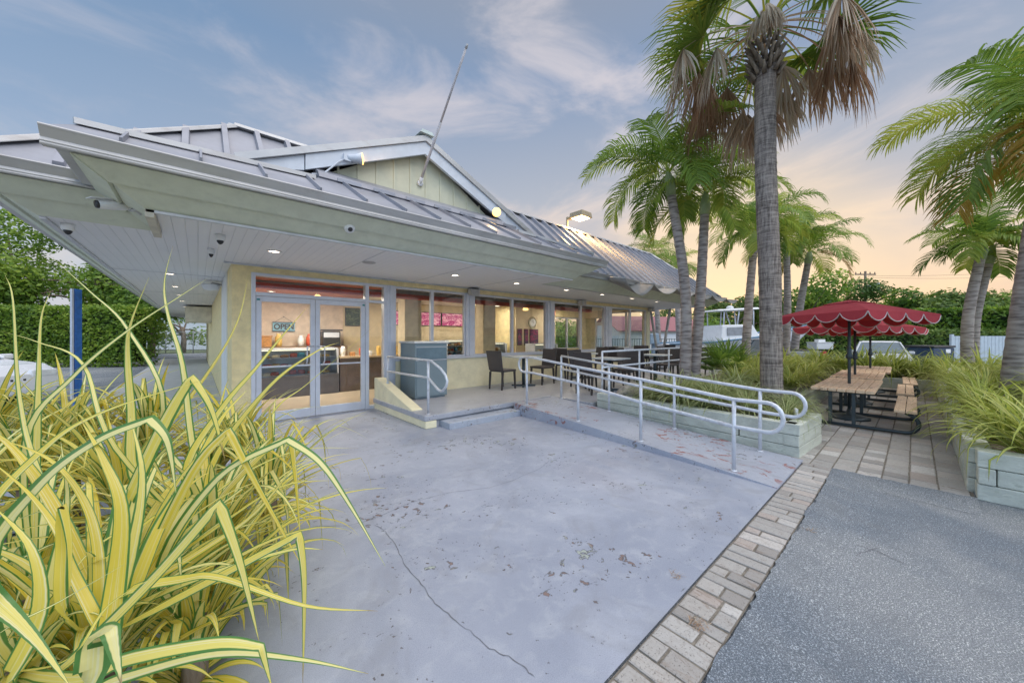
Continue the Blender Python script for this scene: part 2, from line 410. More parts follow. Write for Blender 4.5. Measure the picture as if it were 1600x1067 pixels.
g = MB(); g.add([(-900, -900, -.05), (900, -900, -.05), (900, 900, -.05), (-900, 900, -.05)], [(0, 1, 2, 3)])
struct(g.build('ground', mat('ground_turf', (.13, .16, .07), .95, var=.4, scale=.6)))
g = MB(); g.add([(-60, -60, -.018), (70, -60, -.018), (70, 40, -.018), (-60, 40, -.018)], [(0, 1, 2, 3)])
struct(g.build('asphalt_lot', M_ASPH))
# painted concrete forecourt, with the shallow fall towards its edges left flat
g = MB(); g.add([(-.35, .845, 0), (5.2, .845, 0), (5.2, 7.07, 0), (-1.7, 7.07, 0), (-1.7, 4.4, 0), (-.35, 4.2, 0)], [tuple(range(6))])
struct(g.build('concrete_pad', M_PAD))
g = MB(); g.box(-1.7, .39, 7.07, 31, -.03, .002)
struct(g.build('side_walk', mat('pale_concrete', (.62, .62, .62), .7, var=.1, bump=.3)))
g = MB(); g.add([(-6, .3, .0), (-.35, .3, .0), (-.35, 4.2, .0), (-6, 4.2, .0)], [(0, 1, 2, 3)])
struct(g.build('planting_bed', M_DIRT))
# long hairline cracks in the pad
def crack(pts, w=.0023):
    mb = MB(); rnd = random.Random(len(pts) * 7 + int(pts[0][0] * 100)); P = []
    for a, b in zip(pts[:-1], pts[1:]):
        for k in range(6):
            t = k / 6; P.append((a[0] + (b[0] - a[0]) * t + rnd.uniform(-.006, .006), a[1] + (b[1] - a[1]) * t + rnd.uniform(-.006, .006)))
    P.append(pts[-1]); L_ = []; R_ = []
    for i, p in enumerate(P):
        q = P[min(i + 1, len(P) - 1)]; o = P[max(i - 1, 0)]; d = Vector((q[0] - o[0], q[1] - o[1])).normalized()
        ww = w * rnd.uniform(.35, 1.) * (1 if 0 < i < len(P) - 1 else .1)
        L_.append((p[0] - d.y * ww, p[1] + d.x * ww, .003)); R_.append((p[0] + d.y * ww, p[1] - d.x * ww, .003))
    n = len(P); mb.add(L_ + R_, [(n + i, n + i + 1, i + 1, i) for i in range(n - 1)])
    return mb
def gp(x, y):
    f = FPX * EYE / (y - 525.0); p = px(x, y, f); return (p.x, p.y)
M_CRACK = mat('crack_shadow', (.17, .17, .19), .95)
for nm, pp in (('concrete_crack', [(490, 822), (540, 822), (580, 812), (640, 786), (700, 770), (765, 762), (800, 751), (842, 733), (862, 717)]),
               ('concrete_crack', [(585, 820), (602, 830), (618, 850), (630, 880), (655, 907), (680, 944), (720, 975), (765, 1012), (810, 1035), (836, 1058)])):
    struct(crack([gp(*q) for q in pp]).build(nm, M_CRACK))

for pp in ([(1205, 838), (1235, 872), (1290, 880), (1340, 862), (1375, 850)], [(1250, 812), (1310, 838), (1372, 858), (1420, 880)], [(1185, 905), (1230, 925), (1275, 960)]):
    cm = crack([gp(*q) for q in pp], .004); cm.v = [(x, y, -.014) for x, y, z in cm.v]; struct(cm.build('asphalt_crack', M_CRACK))

# ramp, patio slab and step
def ramp_z(y): return .008 + .192 * max(0, min(1, (y - .85) / 4.0))
ring = [(4.04, .85), (5.17, .85), (5.26, 2.2), (5.38, 3.95), (5.38, 4.86), (4.34, 4.86), (4.2, 2.6)]
g = MB(); g.hexa([(x, y, -.02) for x, y in ring], [(x, y, ramp_z(y)) for x, y in ring])
struct(g.build('access_ramp', M_RAMP))
g = MB()
g.box(2.585, 5.40, 4.93, 7.07, .115, .20); g.box(5.40, 13.6, 3.92, 7.07, .115, .20); g.box(13.6, 15.2, 3.92, 11, .0, .197)
g.box(2.80, 5.40, 4.975, 7.0, -.02, .113); g.box(5.41, 13.6, 3.96, 7.0, -.02, .113)
struct(g.build('patio_slab', M_PATIO, bevel=.012))
g = MB(); g.box(2.86, 4.33, 4.67, 4.973, -.02, .095)
struct(g.build('entry_step', M_STEP, bevel=.012))

# pavers ------------------------------------------------------------
def paver_mat():
    m, nt, p = new_mat('old_pavers'); v = _vec(nt)
    uv = nt.nodes.new('ShaderNodeUVMap'); uv.uv_map = 'rnd'
    s = nt.nodes.new('ShaderNodeSeparateXYZ'); nt.links.new(uv.outputs[0], s.inputs[0])
    r = nt.nodes.new('ShaderNodeValToRGB'); e = r.color_ramp.elements
    cols = [(.29, .275, .26), (.44, .42, .395), (.37, .36, .345), (.57, .555, .53), (.40, .345, .31)]
    while len(e) < 5: e.new(.5)
    for k, c in enumerate(cols): e[k].position = k / 4; e[k].color = (*c, 1)
    nt.links.new(s.outputs[0], r.inputs[0])
    n1 = _noise(nt, v, 26, 7, .72, .3); n2 = _noise(nt, v, 130, 4, .7); n3 = _noise(nt, _vec(nt, (4, 1.0, 1)), 5, 6, .7, .6)
    c = _mix(nt, _math(nt, 'MULTIPLY', _range(nt, n1, .45, .68), .45), r.outputs[0], (.30, .27, .24))
    c = _mix(nt, _math(nt, 'MULTIPLY', _range(nt, n2, .58, .66), .75), c, (.13, .12, .11))
    c = _mix(nt, _math(nt, 'MULTIPLY', _range(nt, n3, .53, .66), _math(nt, 'MULTIPLY', s.outputs[1], .8)), c, (.23, .17, .13))
    nt.links.new(c, p.inputs['Base Color']); p.inputs['Roughness'].default_value = .85
    _bump(nt, p, _math(nt, 'SUBTRACT', _math(nt, 'MULTIPLY', n1, .5), _range(nt, n2, .58, .66)), .6, .008); return m
M_PAVER = paver_mat()
M_JOINT = mat('paver_joint', (.20, .18, .15), .95, var=.3, scale=30)
def paver(mb, x0, x1, y0, y1, z, rnd):
    j = .0065; h = rnd.uniform(-.003, .003); q = lambda: rnd.uniform(-.003, .003)
    a = [(x0 + j + q(), y0 + j + q()), (x1 - j + q(), y0 + j + q()), (x1 - j + q(), y1 - j + q()), (x0 + j + q(), y1 - j + q())]
    cx, cy = (x0 + x1) / 2, (y0 + y1) / 2; o = len(mb.v); b = .006
    mb.v += [(x, y, z - .02) for x, y in a] + [(x, y, z - .004 + h) for x, y in a] + [(x + (b if x < cx else -b), y + (b if y < cy else -b), z + h + q() * .6) for x, y in a]
    rn = (rnd.random(), rnd.random())
    for f in ((8, 9, 10, 11), (4, 5, 9, 8), (5, 6, 10, 9), (6, 7, 11, 10), (7, 4, 8, 11), (0, 1, 5, 4), (1, 2, 6, 5), (2, 3, 7, 6), (3, 0, 4, 7)):
        mb.face([o + k for k in f], ((0, 0), (1, 0), (1, 1), (0, 1)), rn)
rnd = random.Random(3)
g = MB(); x = -.5
while x < 5.1:
    w = rnd.uniform(.085, .125)
    if rnd.random() < .45: paver(g, x, x + w, .585, .838, 0, rnd)
    else:
        c = rnd.choice((.68, .71, .74)); paver(g, x, x + w, .585, c, 0, rnd); paver(g, x, x + w, c, .838, 0, rnd)
    x += w
struct(g.build('paver_strip', M_PAVER))
g = MB(); y = -.33
while y < 1.42:
    x = 5.1 + rnd.uniform(-.06, .02); x = max(5.1, x); w = .185
    while x < 14.3:
        l = rnd.choice((.16, .22, .26, .30)); paver(g, x, min(x + l, 14.3), y, y + w, 0, rnd); x += l
    y += w
struct(g.build('paver_patio', M_PAVER))
g = MB(); g.add([(-.5, .585, -.009), (5.1, .585, -.009), (5.1, .84, -.009), (-.5, .84, -.009)], [(0, 1, 2, 3)])
g.add([(5.1, -.35, -.009), (14.3, -.35, -.009), (14.3, 1.5, -.009), (5.1, 1.5, -.009)], [(0, 1, 2, 3)])
struct(g.build('paver_bedding', M_JOINT))

# ragged lip of the asphalt where it laps on to the pavers
r5 = random.Random(8); g = MB(); n = 150; q = []
for k in range(n + 1):
    x = -.5 + 5.62 * k / n; q.append((x, .575 + .030 * noise.noise(Vector((x * 3.1, 0, 0))) + .016 * noise.noise(Vector((x * 17, 3, 0))) + r5.uniform(-.004, .004)))
g.add([(x, .22, -.0165) for x, y in q] + [(x, y, .0045) for x, y in q], [(i, i + 1, n + 2 + i, n + 1 + i) for i in range(n)])
struct(g.build('asphalt_edge', M_ASPH))
g = MB(); n = 40; q = [(5.105 + .03 * noise.noise(Vector((0, k * .4, 0))) + r5.uniform(-.006, .006), .59 - .95 * k / n) for k in range(n + 1)]
g.add([(4.70, y, -.016) for x, y in q] + [(x, y, .0048) for x, y in q], [(i, i + 1, n + 2 + i, n + 1 + i) for i in range(n)])
struct(g.build('asphalt_edge', M_ASPH))

# ================================================================== BUILDING
B = thing('bakery_building', 'single-storey pale yellow bakery shop with a grey standing seam metal roof and glass front', 'shop building', (6.5, 7.07, 0))
FY = 7.07
# walls
g = MB()
g.box(.395, .64, FY, FY + .2, 0, 2.57); g.box(.64, 13.6, FY, FY + .2, 2.45, 2.57)
g.box(.395, .595, FY + .2, 29, 0, 2.57)
g.box(13.4, 13.6, FY + .2, 9.6, 2.45, 2.57)
g.box(8.6, 10.75, 9.6, 9.8, 0, 2.57); g.box(12.4, 13.6, 9.6, 9.8, 0, 2.57); g.box(10.75, 12.4, 9.6, 9.8, 0, .9); g.box(10.75, 12.4, 9.6, 9.8, 2.2, 2.57)
g.box(8.4, 8.6, 9.6, 11.2, 0, 2.57); g.box(.595, 8.6, 11.2, 11.4, 0, 2.57)
g.box(6.2, 6.4, 11.4, 29, 0, 2.57); g.box(.595, 6.2, 28.8, 29, 0, 2.57)
g.build('wall', M_STUCCO, B)
g = MB(); g.box(3.03, 13.4, FY - .012, FY + .2, 0, .90); g.box(13.4, 13.61, FY + .2, 8.85, 0, .90)
g.build('sill_wall', M_STUCCO2, B)
g = MB()
for (a, b) in ((3.03, 13.4),): g.box(a, b, FY - .05, FY + .16, .902, .945)
g.build('window_sill', M_ALU, B, bevel=.006)
g = MB()
g.box(.38, .62, 8.1, 9.9, .0, 2.55)
g.build('white_pilaster', mat('white_wall_paint', (.80, .80, .76), .7, var=.05), B)
g = MB(); g.prism([(17.5, 2.5), (17.5, 1.95), (19.4, 1.95), (19.4, 2.5)], 'x', -.35, .39)
g.build('door_hood', mat('cream_hood', (.72, .68, .56), .7), B)
# pillars between window bays
for (a, b) in ((2.86, 3.03), (4.78, 5.02), (7.6, 7.9), (10.54, 10.89)):
    g = MB(); w = (b - a)
    g.box(a, b, FY - .03, FY + .15, .947 if a > 3 else 0, 2.448); g.box(a + w * .32, a + w * .68, FY - .05, FY - .031, .947 if a > 3 else 0, 2.446)
    g.build('pillar', M_ALU, B, bevel=.004)
g = MB(); g.box(13.38, 13.6, FY - .03, FY + .19, 0, 2.449); g.build('corner_post', M_STUCCO2, B)
# windows
def window(x0, x1, z0=.947, z1=2.446, y=FY, axis='x', fw=.035, ev=True):
    g = MB(); d0, d1 = y + .02, y + .10
    def bx(a, b, c, d):
        if axis == 'x': g.box(a, b, d0, d1, c, d)
        else: g.box(d0 - .04, d1 - .04, a, b, c, d)
    bx(x0, x0 + fw, z0, z1); bx(x1 - fw, x1, z0, z1); bx(x0 + fw, x1 - fw, z1 - fw * 1.4, z1); bx(x0 + fw, x1 - fw, z0, z0 + fw)
    w = g.build('window', M_ALU, B)
    g = MB(); a, b, c, d = x0 + fw, x1 - fw, z0 + fw, z1 - fw * 1.4
    if axis == 'x': g.add([(a, y + .06, c), (b, y + .06, c), (b, y + .06, d), (a, y + .06, d)], [(0, 1, 2, 3)])
    else: g.add([(y, a, c), (y, b, c), (y, b, d), (y, a, d)], [(0, 1, 2, 3)])
    g.build('glass_pane', M_GLASS, w)
for a, m, b in ((3.03, 3.90, 4.78), (5.02, 6.28, 7.6), (7.9, 9.22, 10.54), (10.89, 12.21, 13.38)):
    window(a, m); window(m, b)
window(7.27, 8.05, y=13.5, axis='y'); window(8.05, 8.85, y=13.5, axis='y'); window(8.85, 9.6, .05, 2.0, y=13.5, axis='y', fw=.07); window(8.85, 9.6, 2.0, 2.446, y=13.5, axis='y')
for a, b in ((10.75, 11.6), (11.6, 12.4)): window(a, b, .9, 2.2, y=9.62)
# entrance: frame, transom, sidelight, two glass doors
g = MB()
g.box(.64, .70, FY - .02, FY + .12, 0, 2.448); g.box(2.435, 2.505, FY - .02, FY + .12, 0, 2.40); g.box(2.80, 2.86, FY - .02, FY + .12, 0, 2.448)
g.box(.70, 2.80, FY - .018, FY + .118, 2.40, 2.448); g.box(.70, 2.435, FY - .018, FY + .118, 2.075, 2.135); g.box(2.505, 2.80, FY - .018, FY + .118, 2.075, 2.12); g.box(2.505, 2.80, FY - .018, FY + .118, 0, .06)
ef = g.build('entrance_frame', M_ALU, B, bevel=.004)
for a, b, c, d in ((.70, 2.435, 2.135, 2.40), (2.505, 2.80, 2.12, 2.40), (2.505, 2.80, .06, 2.075)):
    g = MB(); g.add([(a, FY + .05, c), (b, FY + .05, c), (b, FY + .05, d), (a, FY + .05, d)], [(0, 1, 2, 3)]); g.build('glass_pane', M_GLASS, ef)
for a, b, hs in ((.705, 1.562, 1), (1.568, 2.43, -1)):
    g = MB(); s = .075
    g.box(a, a + s, FY - .01, FY + .04, .01, 2.07); g.box(b - s, b, FY - .01, FY + .04, .01, 2.07); g.box(a + s, b - s, FY - .01, FY + .04, .01, .16); g.box(a + s, b - s, FY - .01, FY + .04, 1.985, 2.07)
    dr = g.build('door', M_ALU, B, bevel=.004)
    g = MB(); g.add([(a + s, FY + .015, .16), (b - s, FY + .015, .16), (b - s, FY + .015, 1.985), (a + s, FY + .015, 1.985)], [(0, 1, 2, 3)]); g.build('glass_pane', M_GLASS, dr)
    hx = b - s - .06 if hs > 0 else a + s + .06
    g = MB(); ex = b - s / 2 if hs > 0 else a + s / 2
    g.tube([(ex, FY - .01, 1.24), (ex, FY - .07, 1.24), (hx, FY - .07, 1.24), (hx, FY - .07, .98), (hx, FY - .02, .94), (hx, FY + .01, .94)], .012, 8)
    g.build('handle', M_ALU, dr, True)
    g = MB(); g.box(a + s, b - s, FY - .035, FY - .012, .90, .925); g.build('push_bar', M_ALU, dr)
    g = MB(); g.box(a + .01 if hs > 0 else b - .05, a + .05 if hs > 0 else b - .01, FY - .03, FY - .012, 2.0, 2.03); g.build('closer_tag', mat('teal_tag', (.05, .28, .30), .5), dr)

# soffits and canted fascias --------------------------------------------------
g = MB()
g.box(-1.143, 15.15, 5.53, FY, 2.57, 2.61); g.box(-.355, 5.707, 4.62, 5.53, 2.57, 2.61); g.box(-1.143, .395, FY, 30.5, 2.57, 2.61); g.box(13.6, 15.15, FY, 11.3, 2.57, 2.61)
g.build('soffit', M_SOFFIT, B)
g = MB()
for x0, x1, y0, y1 in ((-.355, 5.707, 4.60, 4.64), (.3, 13.6, 7.02, 7.068)): g.box(x0, x1, y0, y1, 2.545, 2.568)
for a in (1.9, 3.4, 4.85): g.box(a - .004, a + .004, 4.66, 7.0, 2.564, 2.569)
for a in (9.0, 13.0): g.box(-1.14, .39, a - .004, a + .004, 2.564, 2.569)
g.box(-1.143, -1.10, 5.56, 30, 2.55, 2.568)
g.build('soffit_trim', mat('soffit_trim_paint', (.60, .61, .64), .5), B)
def slab(mb, a0, a1, b1, b0, n, t=.03):
    """thick quad a0-a1-b1-b0 with thickness t towards n"""
    n = Vector(n).normalized() * t; q = [Vector(p) for p in (a0, a1, b1, b0)]
    mb.add(q + [p + n for p in q], [(0, 1, 2, 3), (7, 6, 5, 4), (0, 4, 5, 1), (1, 5, 6, 2), (2, 6, 7, 3), (3, 7, 4, 0)])
def canted(A, Bq, A2, B2, name, inward):
    """bottom edge A-B, top edge A2-B2, as two lapped boards"""
    A, Bq, A2, B2 = (Vector(v) for v in (A, Bq, A2, B2)); m0 = A.lerp(A2, .50); m1 = Bq.lerp(B2, .50); n0 = A.lerp(A2, .535); n1 = Bq.lerp(B2, .535)
    dz = Vector(inward) * -.022
    g = MB(); slab(g, A, Bq, m1, m0, inward); slab(g, n0 + dz, n1 + dz, B2 + dz, A2 + dz, inward, .045)
    return g.build(name, M_FASCIA, B)
ca = .42; cz = .24
canted((-.355, 4.62, 2.57), (5.707, 4.62, 2.57), (-.71, 4.20, 2.81), (6.06, 4.20, 2.81), 'fascia', (0, .6, .8))
canted((-.355, 5.53, 2.57), (-.355, 4.62, 2.57), (-.71, 5.53, 2.81), (-.71, 4.20, 2.81), 'fascia', (.6, 0, .8))
canted((5.707, 4.62, 2.57), (5.707, 5.53, 2.57), (6.06, 4.20, 2.81), (6.06, 5.2, 2.81), 'fascia', (-.6, 0, .8))
canted((-1.143, 5.53, 2.57), (-.36, 5.53, 2.57), (-1.50, 5.13, 2.81), (-.70, 5.13, 2.81), 'fascia', (0, .6, .8))
canted((5.712, 5.45, 2.57), (15.15, 5.45, 2.57), (5.9, 5.11, 2.81), (15.5, 5.11, 2.81), 'fascia', (0, .6, .8))
canted((-1.143, 30.5, 2.57), (-1.143, 5.53, 2.57), (-1.50, 30.9, 2.81), (-1.50, 5.13, 2.81), 'fascia', (.6, 0, .8))
canted((15.15, 5.45, 2.57), (15.15, 11.3, 2.57), (15.5, 5.11, 2.81), (15.5, 11.6, 2.81), 'fascia', (-.6, 0, .8))
g = MB(); g.box(-.36, -.30, 4.60, 5.5, 2.50, 2.569); g.build('corner_trim', mat('buff_trim', (.60, .56, .46), .6), B)
# gutters
def gutter_front(x0, x1, yb, zb=2.80, h=.115, lip=True):
    g = MB(); g.prism([(yb, zb), (yb - .07, zb), (yb - .085, zb + .02), (yb - .075, zb + .045), (yb - .115, zb + h - .02), (yb - .13, zb + h), (yb, zb + h)], 'x', x0, x1)
    g.tube([(x0, yb - .122, zb + h), (x1, yb - .122, zb + h)], .010, 6); g.tube([(x0, yb - .075, zb), (x1, yb - .075, zb)], .012, 6)
    return g.build('gutter', M_GUTTER, B)
def gutter_side(y0, y1, xb, sgn=-1, zb=2.80, h=.115):
    g = MB(); s = sgn
    pr = [(xb, zb), (xb + s * .07, zb), (xb + s * .085, zb + .02), (xb + s * .075, zb + .045), (xb + s * .115, zb + h - .02), (xb + s * .13, zb + h), (xb, zb + h)]
    if s < 0: pr = pr[::-1]
    g.prism(pr, 'y', y0, y1); g.tube([(xb + s * .122, y0, zb + h), (xb + s * .122, y1, zb + h)], .010, 6)
    return g.build('gutter', M_GUTTER, B)
gutter_front(-.845, 6.19, 4.20); gutter_side(4.205, 5.0, -.715); gutter_side(4.205, 5.1, 6.06, 1)
gutter_front(-1.63, -.70, 5.13); gutter_side(5.135, 30.9, -1.505); gutter_front(6.2, 15.6, 5.11); gutter_side(5.12, 11.6, 15.5, 1)

# roof: sloping ring up to a long ridge, flat deck behind
EZ, RZ = 2.905, 4.65
def roof_pt(y): return EZ + (RZ - EZ) * (y - 5.1) / 1.9
g = MB()
g.add([(-1.55, 5.05, EZ), (15.55, 5.05, EZ), (13.6, 7.0, RZ), (.415, 7.0, RZ), (-1.55, 31, EZ), (.415, 29, RZ), (15.55, 11.6, EZ), (13.6, 9.7, RZ), (7.5, 13.9, EZ), (6.5, 12, RZ), (7.5, 31, EZ), (6.5, 29, RZ)],
      [(0, 1, 2, 3), (4, 0, 3, 5), (1, 6, 7, 2), (6, 8, 9, 7), (8, 10, 11, 9), (10, 4, 5, 11), (3, 2, 7, 9), (3, 9, 11, 5)])
x = -1.2
def rib(mb, a, b, up, w=.022, h=.045):
    a, b = Vector(a), Vector(b); u = Vector(up).normalized(); t = (b - a).normalized(); s = t.cross(u).normalized() * w
    r = lambda p: [p - s, p + s, p + s * .7 + u * h, p - s * .7 + u * h]
    q = r(a) + r(b); mb.add(q, [(3, 2, 1, 0), (4, 5, 6, 7), (0, 1, 5, 4), (1, 2, 6, 5), (2, 3, 7, 6), (3, 0, 4, 7)])
upn = (0, -(RZ - EZ), 1.9)
xs = -1.35
while xs < 15.4:
    yt = min(7.0, 5.1 + (xs + 1.5)) if xs < .415 else (min(7.0, 5.1 + (15.5 - xs)) if xs > 13.6 else 7.0)
    y0 = 5.12
    rib(g, (xs, y0, roof_pt(y0)), (xs, yt, roof_pt(yt)), upn, .045, .075); xs += .41
ys = 5.5
while ys < 30:
    xt = min(.415, -1.5 + (ys - 5.1)); rib(g, (-1.5, ys, EZ), (xt, ys, EZ + (RZ - EZ) * (xt + 1.5) / 1.915), (-(RZ - EZ), 0, 1.9), .03, .05); ys += .41
g.build('roof', M_ROOF, B)
g = MB()
for a, b in (((.415, 7, RZ), (13.6, 7, RZ)), ((-1.5, 5.1, EZ + .03), (.415, 7, RZ)), ((15.5, 5.1, EZ + .03), (13.6, 7, RZ)), ((.415, 7, RZ), (.415, 29, RZ)), ((13.6, 7, RZ), (13.6, 9.7, RZ))):
    rib(g, a, b, (0, 0, 1), .095, .06)
g.build('ridge_cap', M_GUTTER, B, bevel=.01)

# front canopy roof
cz0 = lambda y: 2.915 + .555 * (y - 4.08)
top = [(-.72, 4.44), (1.03, 4.78), (1.2, 5.1), (4.25, 5.1), (4.38, 4.78), (6.1, 4.44)]
g = MB(); n = len(top)
vs = [(-.83, 4.08, 2.916), (6.17, 4.08, 2.916)] + [(x, y, cz0(y)) for x, y in top] + [(x, 5.9, cz0(y) - .02) for x, y in top] + [(-.83, 5.2, 2.916), (6.17, 5.2, 2.916)]
g.add(vs, [(0, 1, 7, 6, 5, 4, 3, 2)] + [(2 + i, 3 + i, 2 + n + i + 1, 2 + n + i) for i in range(n - 1)] + [(0, 2, 2 + n, 14), (1, 15, 13, 7)])
x = -.45
while x < 6.0:
    yt = 5.08 if 1.2 <= x <= 4.25 else (4.44 + (x + .72) / 1.75 * .34 if x < 1.2 else 4.44 + (6.1 - x) / 1.72 * .34)
    rib(g, (x, 4.1, cz0(4.1)), (x, yt, cz0(yt)), (0, -.485, .87), .012, .04); x += .47
g.build('canopy_roof', M_ROOF, B)
for a, b in (((-.74, 4.42), (1.05, 4.79)), ((6.12, 4.42), (4.36, 4.79))):
    g = MB(); rib(g, (*a, cz0(a[1]) + .005), (*b, cz0(b[1]) + .005), (0, -.3, .95), .055, .045); g.build('ridge_cap', M_GUTTER, B)
# flashing shelf under the gable
g = MB(); g.prism([(4.98, 3.44), (5.02, 3.42), (5.32, 3.55), (5.32, 3.66), (5.26, 3.655), (5.05, 3.53)], 'x', 1.15, 4.28); x = 1.36
while x < 4.2: g.box(x, x + .30, 4.955, 4.975, cz0(4.97) + .02, cz0(4.97) + .065); x += .47
g.build('gable_flashing', M_ROOF, B)
# gable
PX, PZ, HW, SL = 2.71, 4.60, 2.40, .455
g = MB(); g.prism([(PX - 1.45, 3.60), (PX + 1.45, 3.60), (PX, PZ - .12)], 'y', 5.31, 5.42); x = PX - 1.25
while x < PX + 1.3:
    zt = PZ - .16 - abs(x - PX) * SL - .1
    if zt > 3.66: g.box(x - .014, x + .014, 5.295, 5.309, 3.66, zt)
    x += .268
g.build('gable_wall', M_GABLE, B)
for s in (-1, 1):
    g = MB()
    a = Vector((PX, 5.12, PZ)); b = Vector((PX + s * HW, 5.12, PZ - HW * SL)); bk = Vector((0, 2.3, 0)); th = Vector((0, 0, -.09))
    q = [a, b, b + bk, a + bk]
    if s < 0: q = q[::-1]
    g.hexa([v + th for v in q][::-1] if False else [v + th for v in q], q); x = .25
    while x < 2.2: rib(g, (PX + s * x, 5.2, PZ - x * SL), (PX + s * x, 7.0, PZ - x * SL), (s * SL, 0, 1), .014, .03); x += .4
    g.build('gable_roof', M_GUTTER, B)
    g = MB(); c = Vector((0, 0, -.095)); d = Vector((0, 0, -.29)); e = Vector((PX + s * (HW - .72), 5.15, PZ - (HW - .72) * SL)); a2 = Vector((PX, 5.15, PZ)); 
    q = [a2 + d, e + d, e + c, a2 + c]; slab(g, *(q if s > 0 else [q[1], q[0], q[3], q[2]]), (0, 1, 0), .05)
    e2 = Vector((PX + s * (HW - .02), 5.17, PZ - (HW - .02) * SL)); f2 = Vector((PX + s * (HW - .71), 5.17, PZ - (HW - .71) * SL))
    q = [f2 + d, e2 + c * 1.6, e2 + c, f2 + c]; slab(g, *(q if s > 0 else [q[1], q[0], q[3], q[2]]), (0, 1, 0), .05)
    g.build('barge_board', M_TRIM, B)
g = MB(); rib(g, (PX, 5.08, PZ), (PX, 7.2, PZ), (0, 0, 1), .12, .05); g.build('ridge_cap', mat('ridge_metal', (.52, .60, .58), .45, .2), B)

# cheek wall beside the step
g = MB(); g.prism([(7.04, 0), (7.04, .60), (6.92, .60), (5.40, .215), (5.40, .112), (4.93, .112), (4.93, 0)], 'x', 2.60, 2.79)
tag(g.build('cheek_wall', M_STUCCO2, org=(2.7, 6, 0), bevel=.01), 'low cream wall sloping down from the shop front beside the concrete step', 'low wall')

# ================================================================== FIXTURES ON THE BUILDING
DL = [(.77, 'above the left glass door'), (3.63, 'above the blue-grey bin'), (5.19, 'right of the bin, before the first grey pillar'), (6.86, 'before the second wide window'),
      (8.38, 'beside the start of the grey shade cloth'), (9.95, 'above the middle of the patio tables'), (11.52, 'nearest the far corner of the shop front')]
def downlight(name, p, label, group):
    t = thing(name, label, 'ceiling light', p, group)
    g = MB(); g.lathe([(.085, -.012), (.085, .002), (.062, .002), (.062, -.006), (.070, -.014), (.085, -.012)], p, 20, cap=False); g.build('trim_ring', M_WHITE, t, True)
    g = MB(); g.lathe([(.0605, -.004), (.0605, .001)], p, 16); g.build('lens', M_DOWN, t)
    return t
for i, (x, w) in enumerate(DL):
    downlight('recessed_light', (x, 5.73, 2.566), 'round lit soffit light ' + w, 'recessed lights in the soffit')
    l = bpy.data.lights.new('downlight', 'SPOT'); l.energy = 42; l.color = (1, .82, .6); l.spot_size = R(115); l.spot_blend = .8; l.shadow_soft_size = .05
    o = bpy.data.objects.new('downlight', l); COL.objects.link(o); o.location = (x, 5.73, 2.545)
for i, y in enumerate((9.05, 11.3, 13.5, 15.9, 18.9, 21.7)):
    w = ['closest to the shop corner', 'second back from the shop corner', 'third back from the shop corner', 'fourth back from the shop corner', 'last but one towards the far end', 'farthest back, beside the cream door hood'][i]
    downlight('recessed_light', (-.39, y, 2.566), 'round lit recessed light under the side eave, ' + w, 'recessed lights in the soffit')
g = MB(); g.lathe([(.10, -.004), (.10, .002)], (2.0, 5.64, 2.566), 16)
tag(g.build('soffit_vent', mat('grey_grille', (.45, .45, .47), .6), org=(2, 5.64, 2.566)), 'small flat grey vent plate in the soffit above the glass doors', 'vent')

# security cameras
t = thing('security_camera', 'white bullet security camera on a bracket under the projecting roof corner', 'security camera', (-.42, 5.28, 2.62))
c = px(176, 321, 3.38); d = Vector((-.80, -.42, -.22)).normalized()
g = MB(); n = d.cross(Vector((0, 0, 1))).normalized(); up = n.cross(d)
g.tube([c - d * .13, c - d * .10, c + d * .10], [.03, .042, .042], 12); g.build('housing', M_WHITE, t, True)
g = MB(); slab(g, c + d * .15 + up * .05 - n * .05, c + d * .15 + up * .05 + n * .05, c - d * .11 + up * .05 + n * .05, c - d * .11 + up * .05 - n * .05, up, .008); g.build('sun_shield', M_WHITE, t, bevel=.003)
g = MB(); g.tube([c + d * .1, c + d * .115], [.036, .034], 12); g.build('lens', M_BLACK, t, True)
g = MB(); e = Vector((-.45, 5.0, 2.635)); g.tube([c - d * .12, c - d * .19, c.lerp(e, .75) + Vector((0, 0, -.01)), e], [.016, .012, .012, .014], 8); g.tube([e + Vector((0, 0, -.01)), e + Vector((.03, 0, .02))], .045, 12); g.build('bracket', M_GUTTER, t, True)
def dome(p, label, r=.06):
    p = Vector(p); t = thing('security_camera', label, 'security camera', p)
    g = MB(); g.lathe([(r, 0), (r, -.03), (r * .95, -.055), (r * .80, -.07)], p, 16); g.build('base', M_WHITE, t, True)
    g = MB(); g.lathe([(r * .66, -.069), (r * .6, -.085), (r * .35, -.105), (.005, -.112)], p, 16); g.build('lens', M_BLACK, t, True)
dome((.13, 6.15, 2.57), 'small white dome camera hanging from the soffit near the shop corner', .038)
dome((.19, 5.22, 2.57), 'white dome camera on the soffit close to the canopy edge', .05)
dome((-1.0, 5.75, 2.57), 'white dome camera at the outer left corner of the side soffit', .05)
p = Vector((1.33, 4.40, 2.695)); t = thing('security_camera', 'white eyeball security camera fixed to the sage fascia over the doors', 'security camera', p)
g = MB(); dd = Vector((0, -.75, -.55)).normalized(); g.tube([p + dd * -.02, p + dd * .03, p + dd * .06], [.062, .062, .045], 18); g.build('base', M_WHITE, t, True)
g = MB(); g.tube([p + dd * .058, p + dd * .068], [.028, .024], 12); g.build('lens', M_BLACK, t, True)
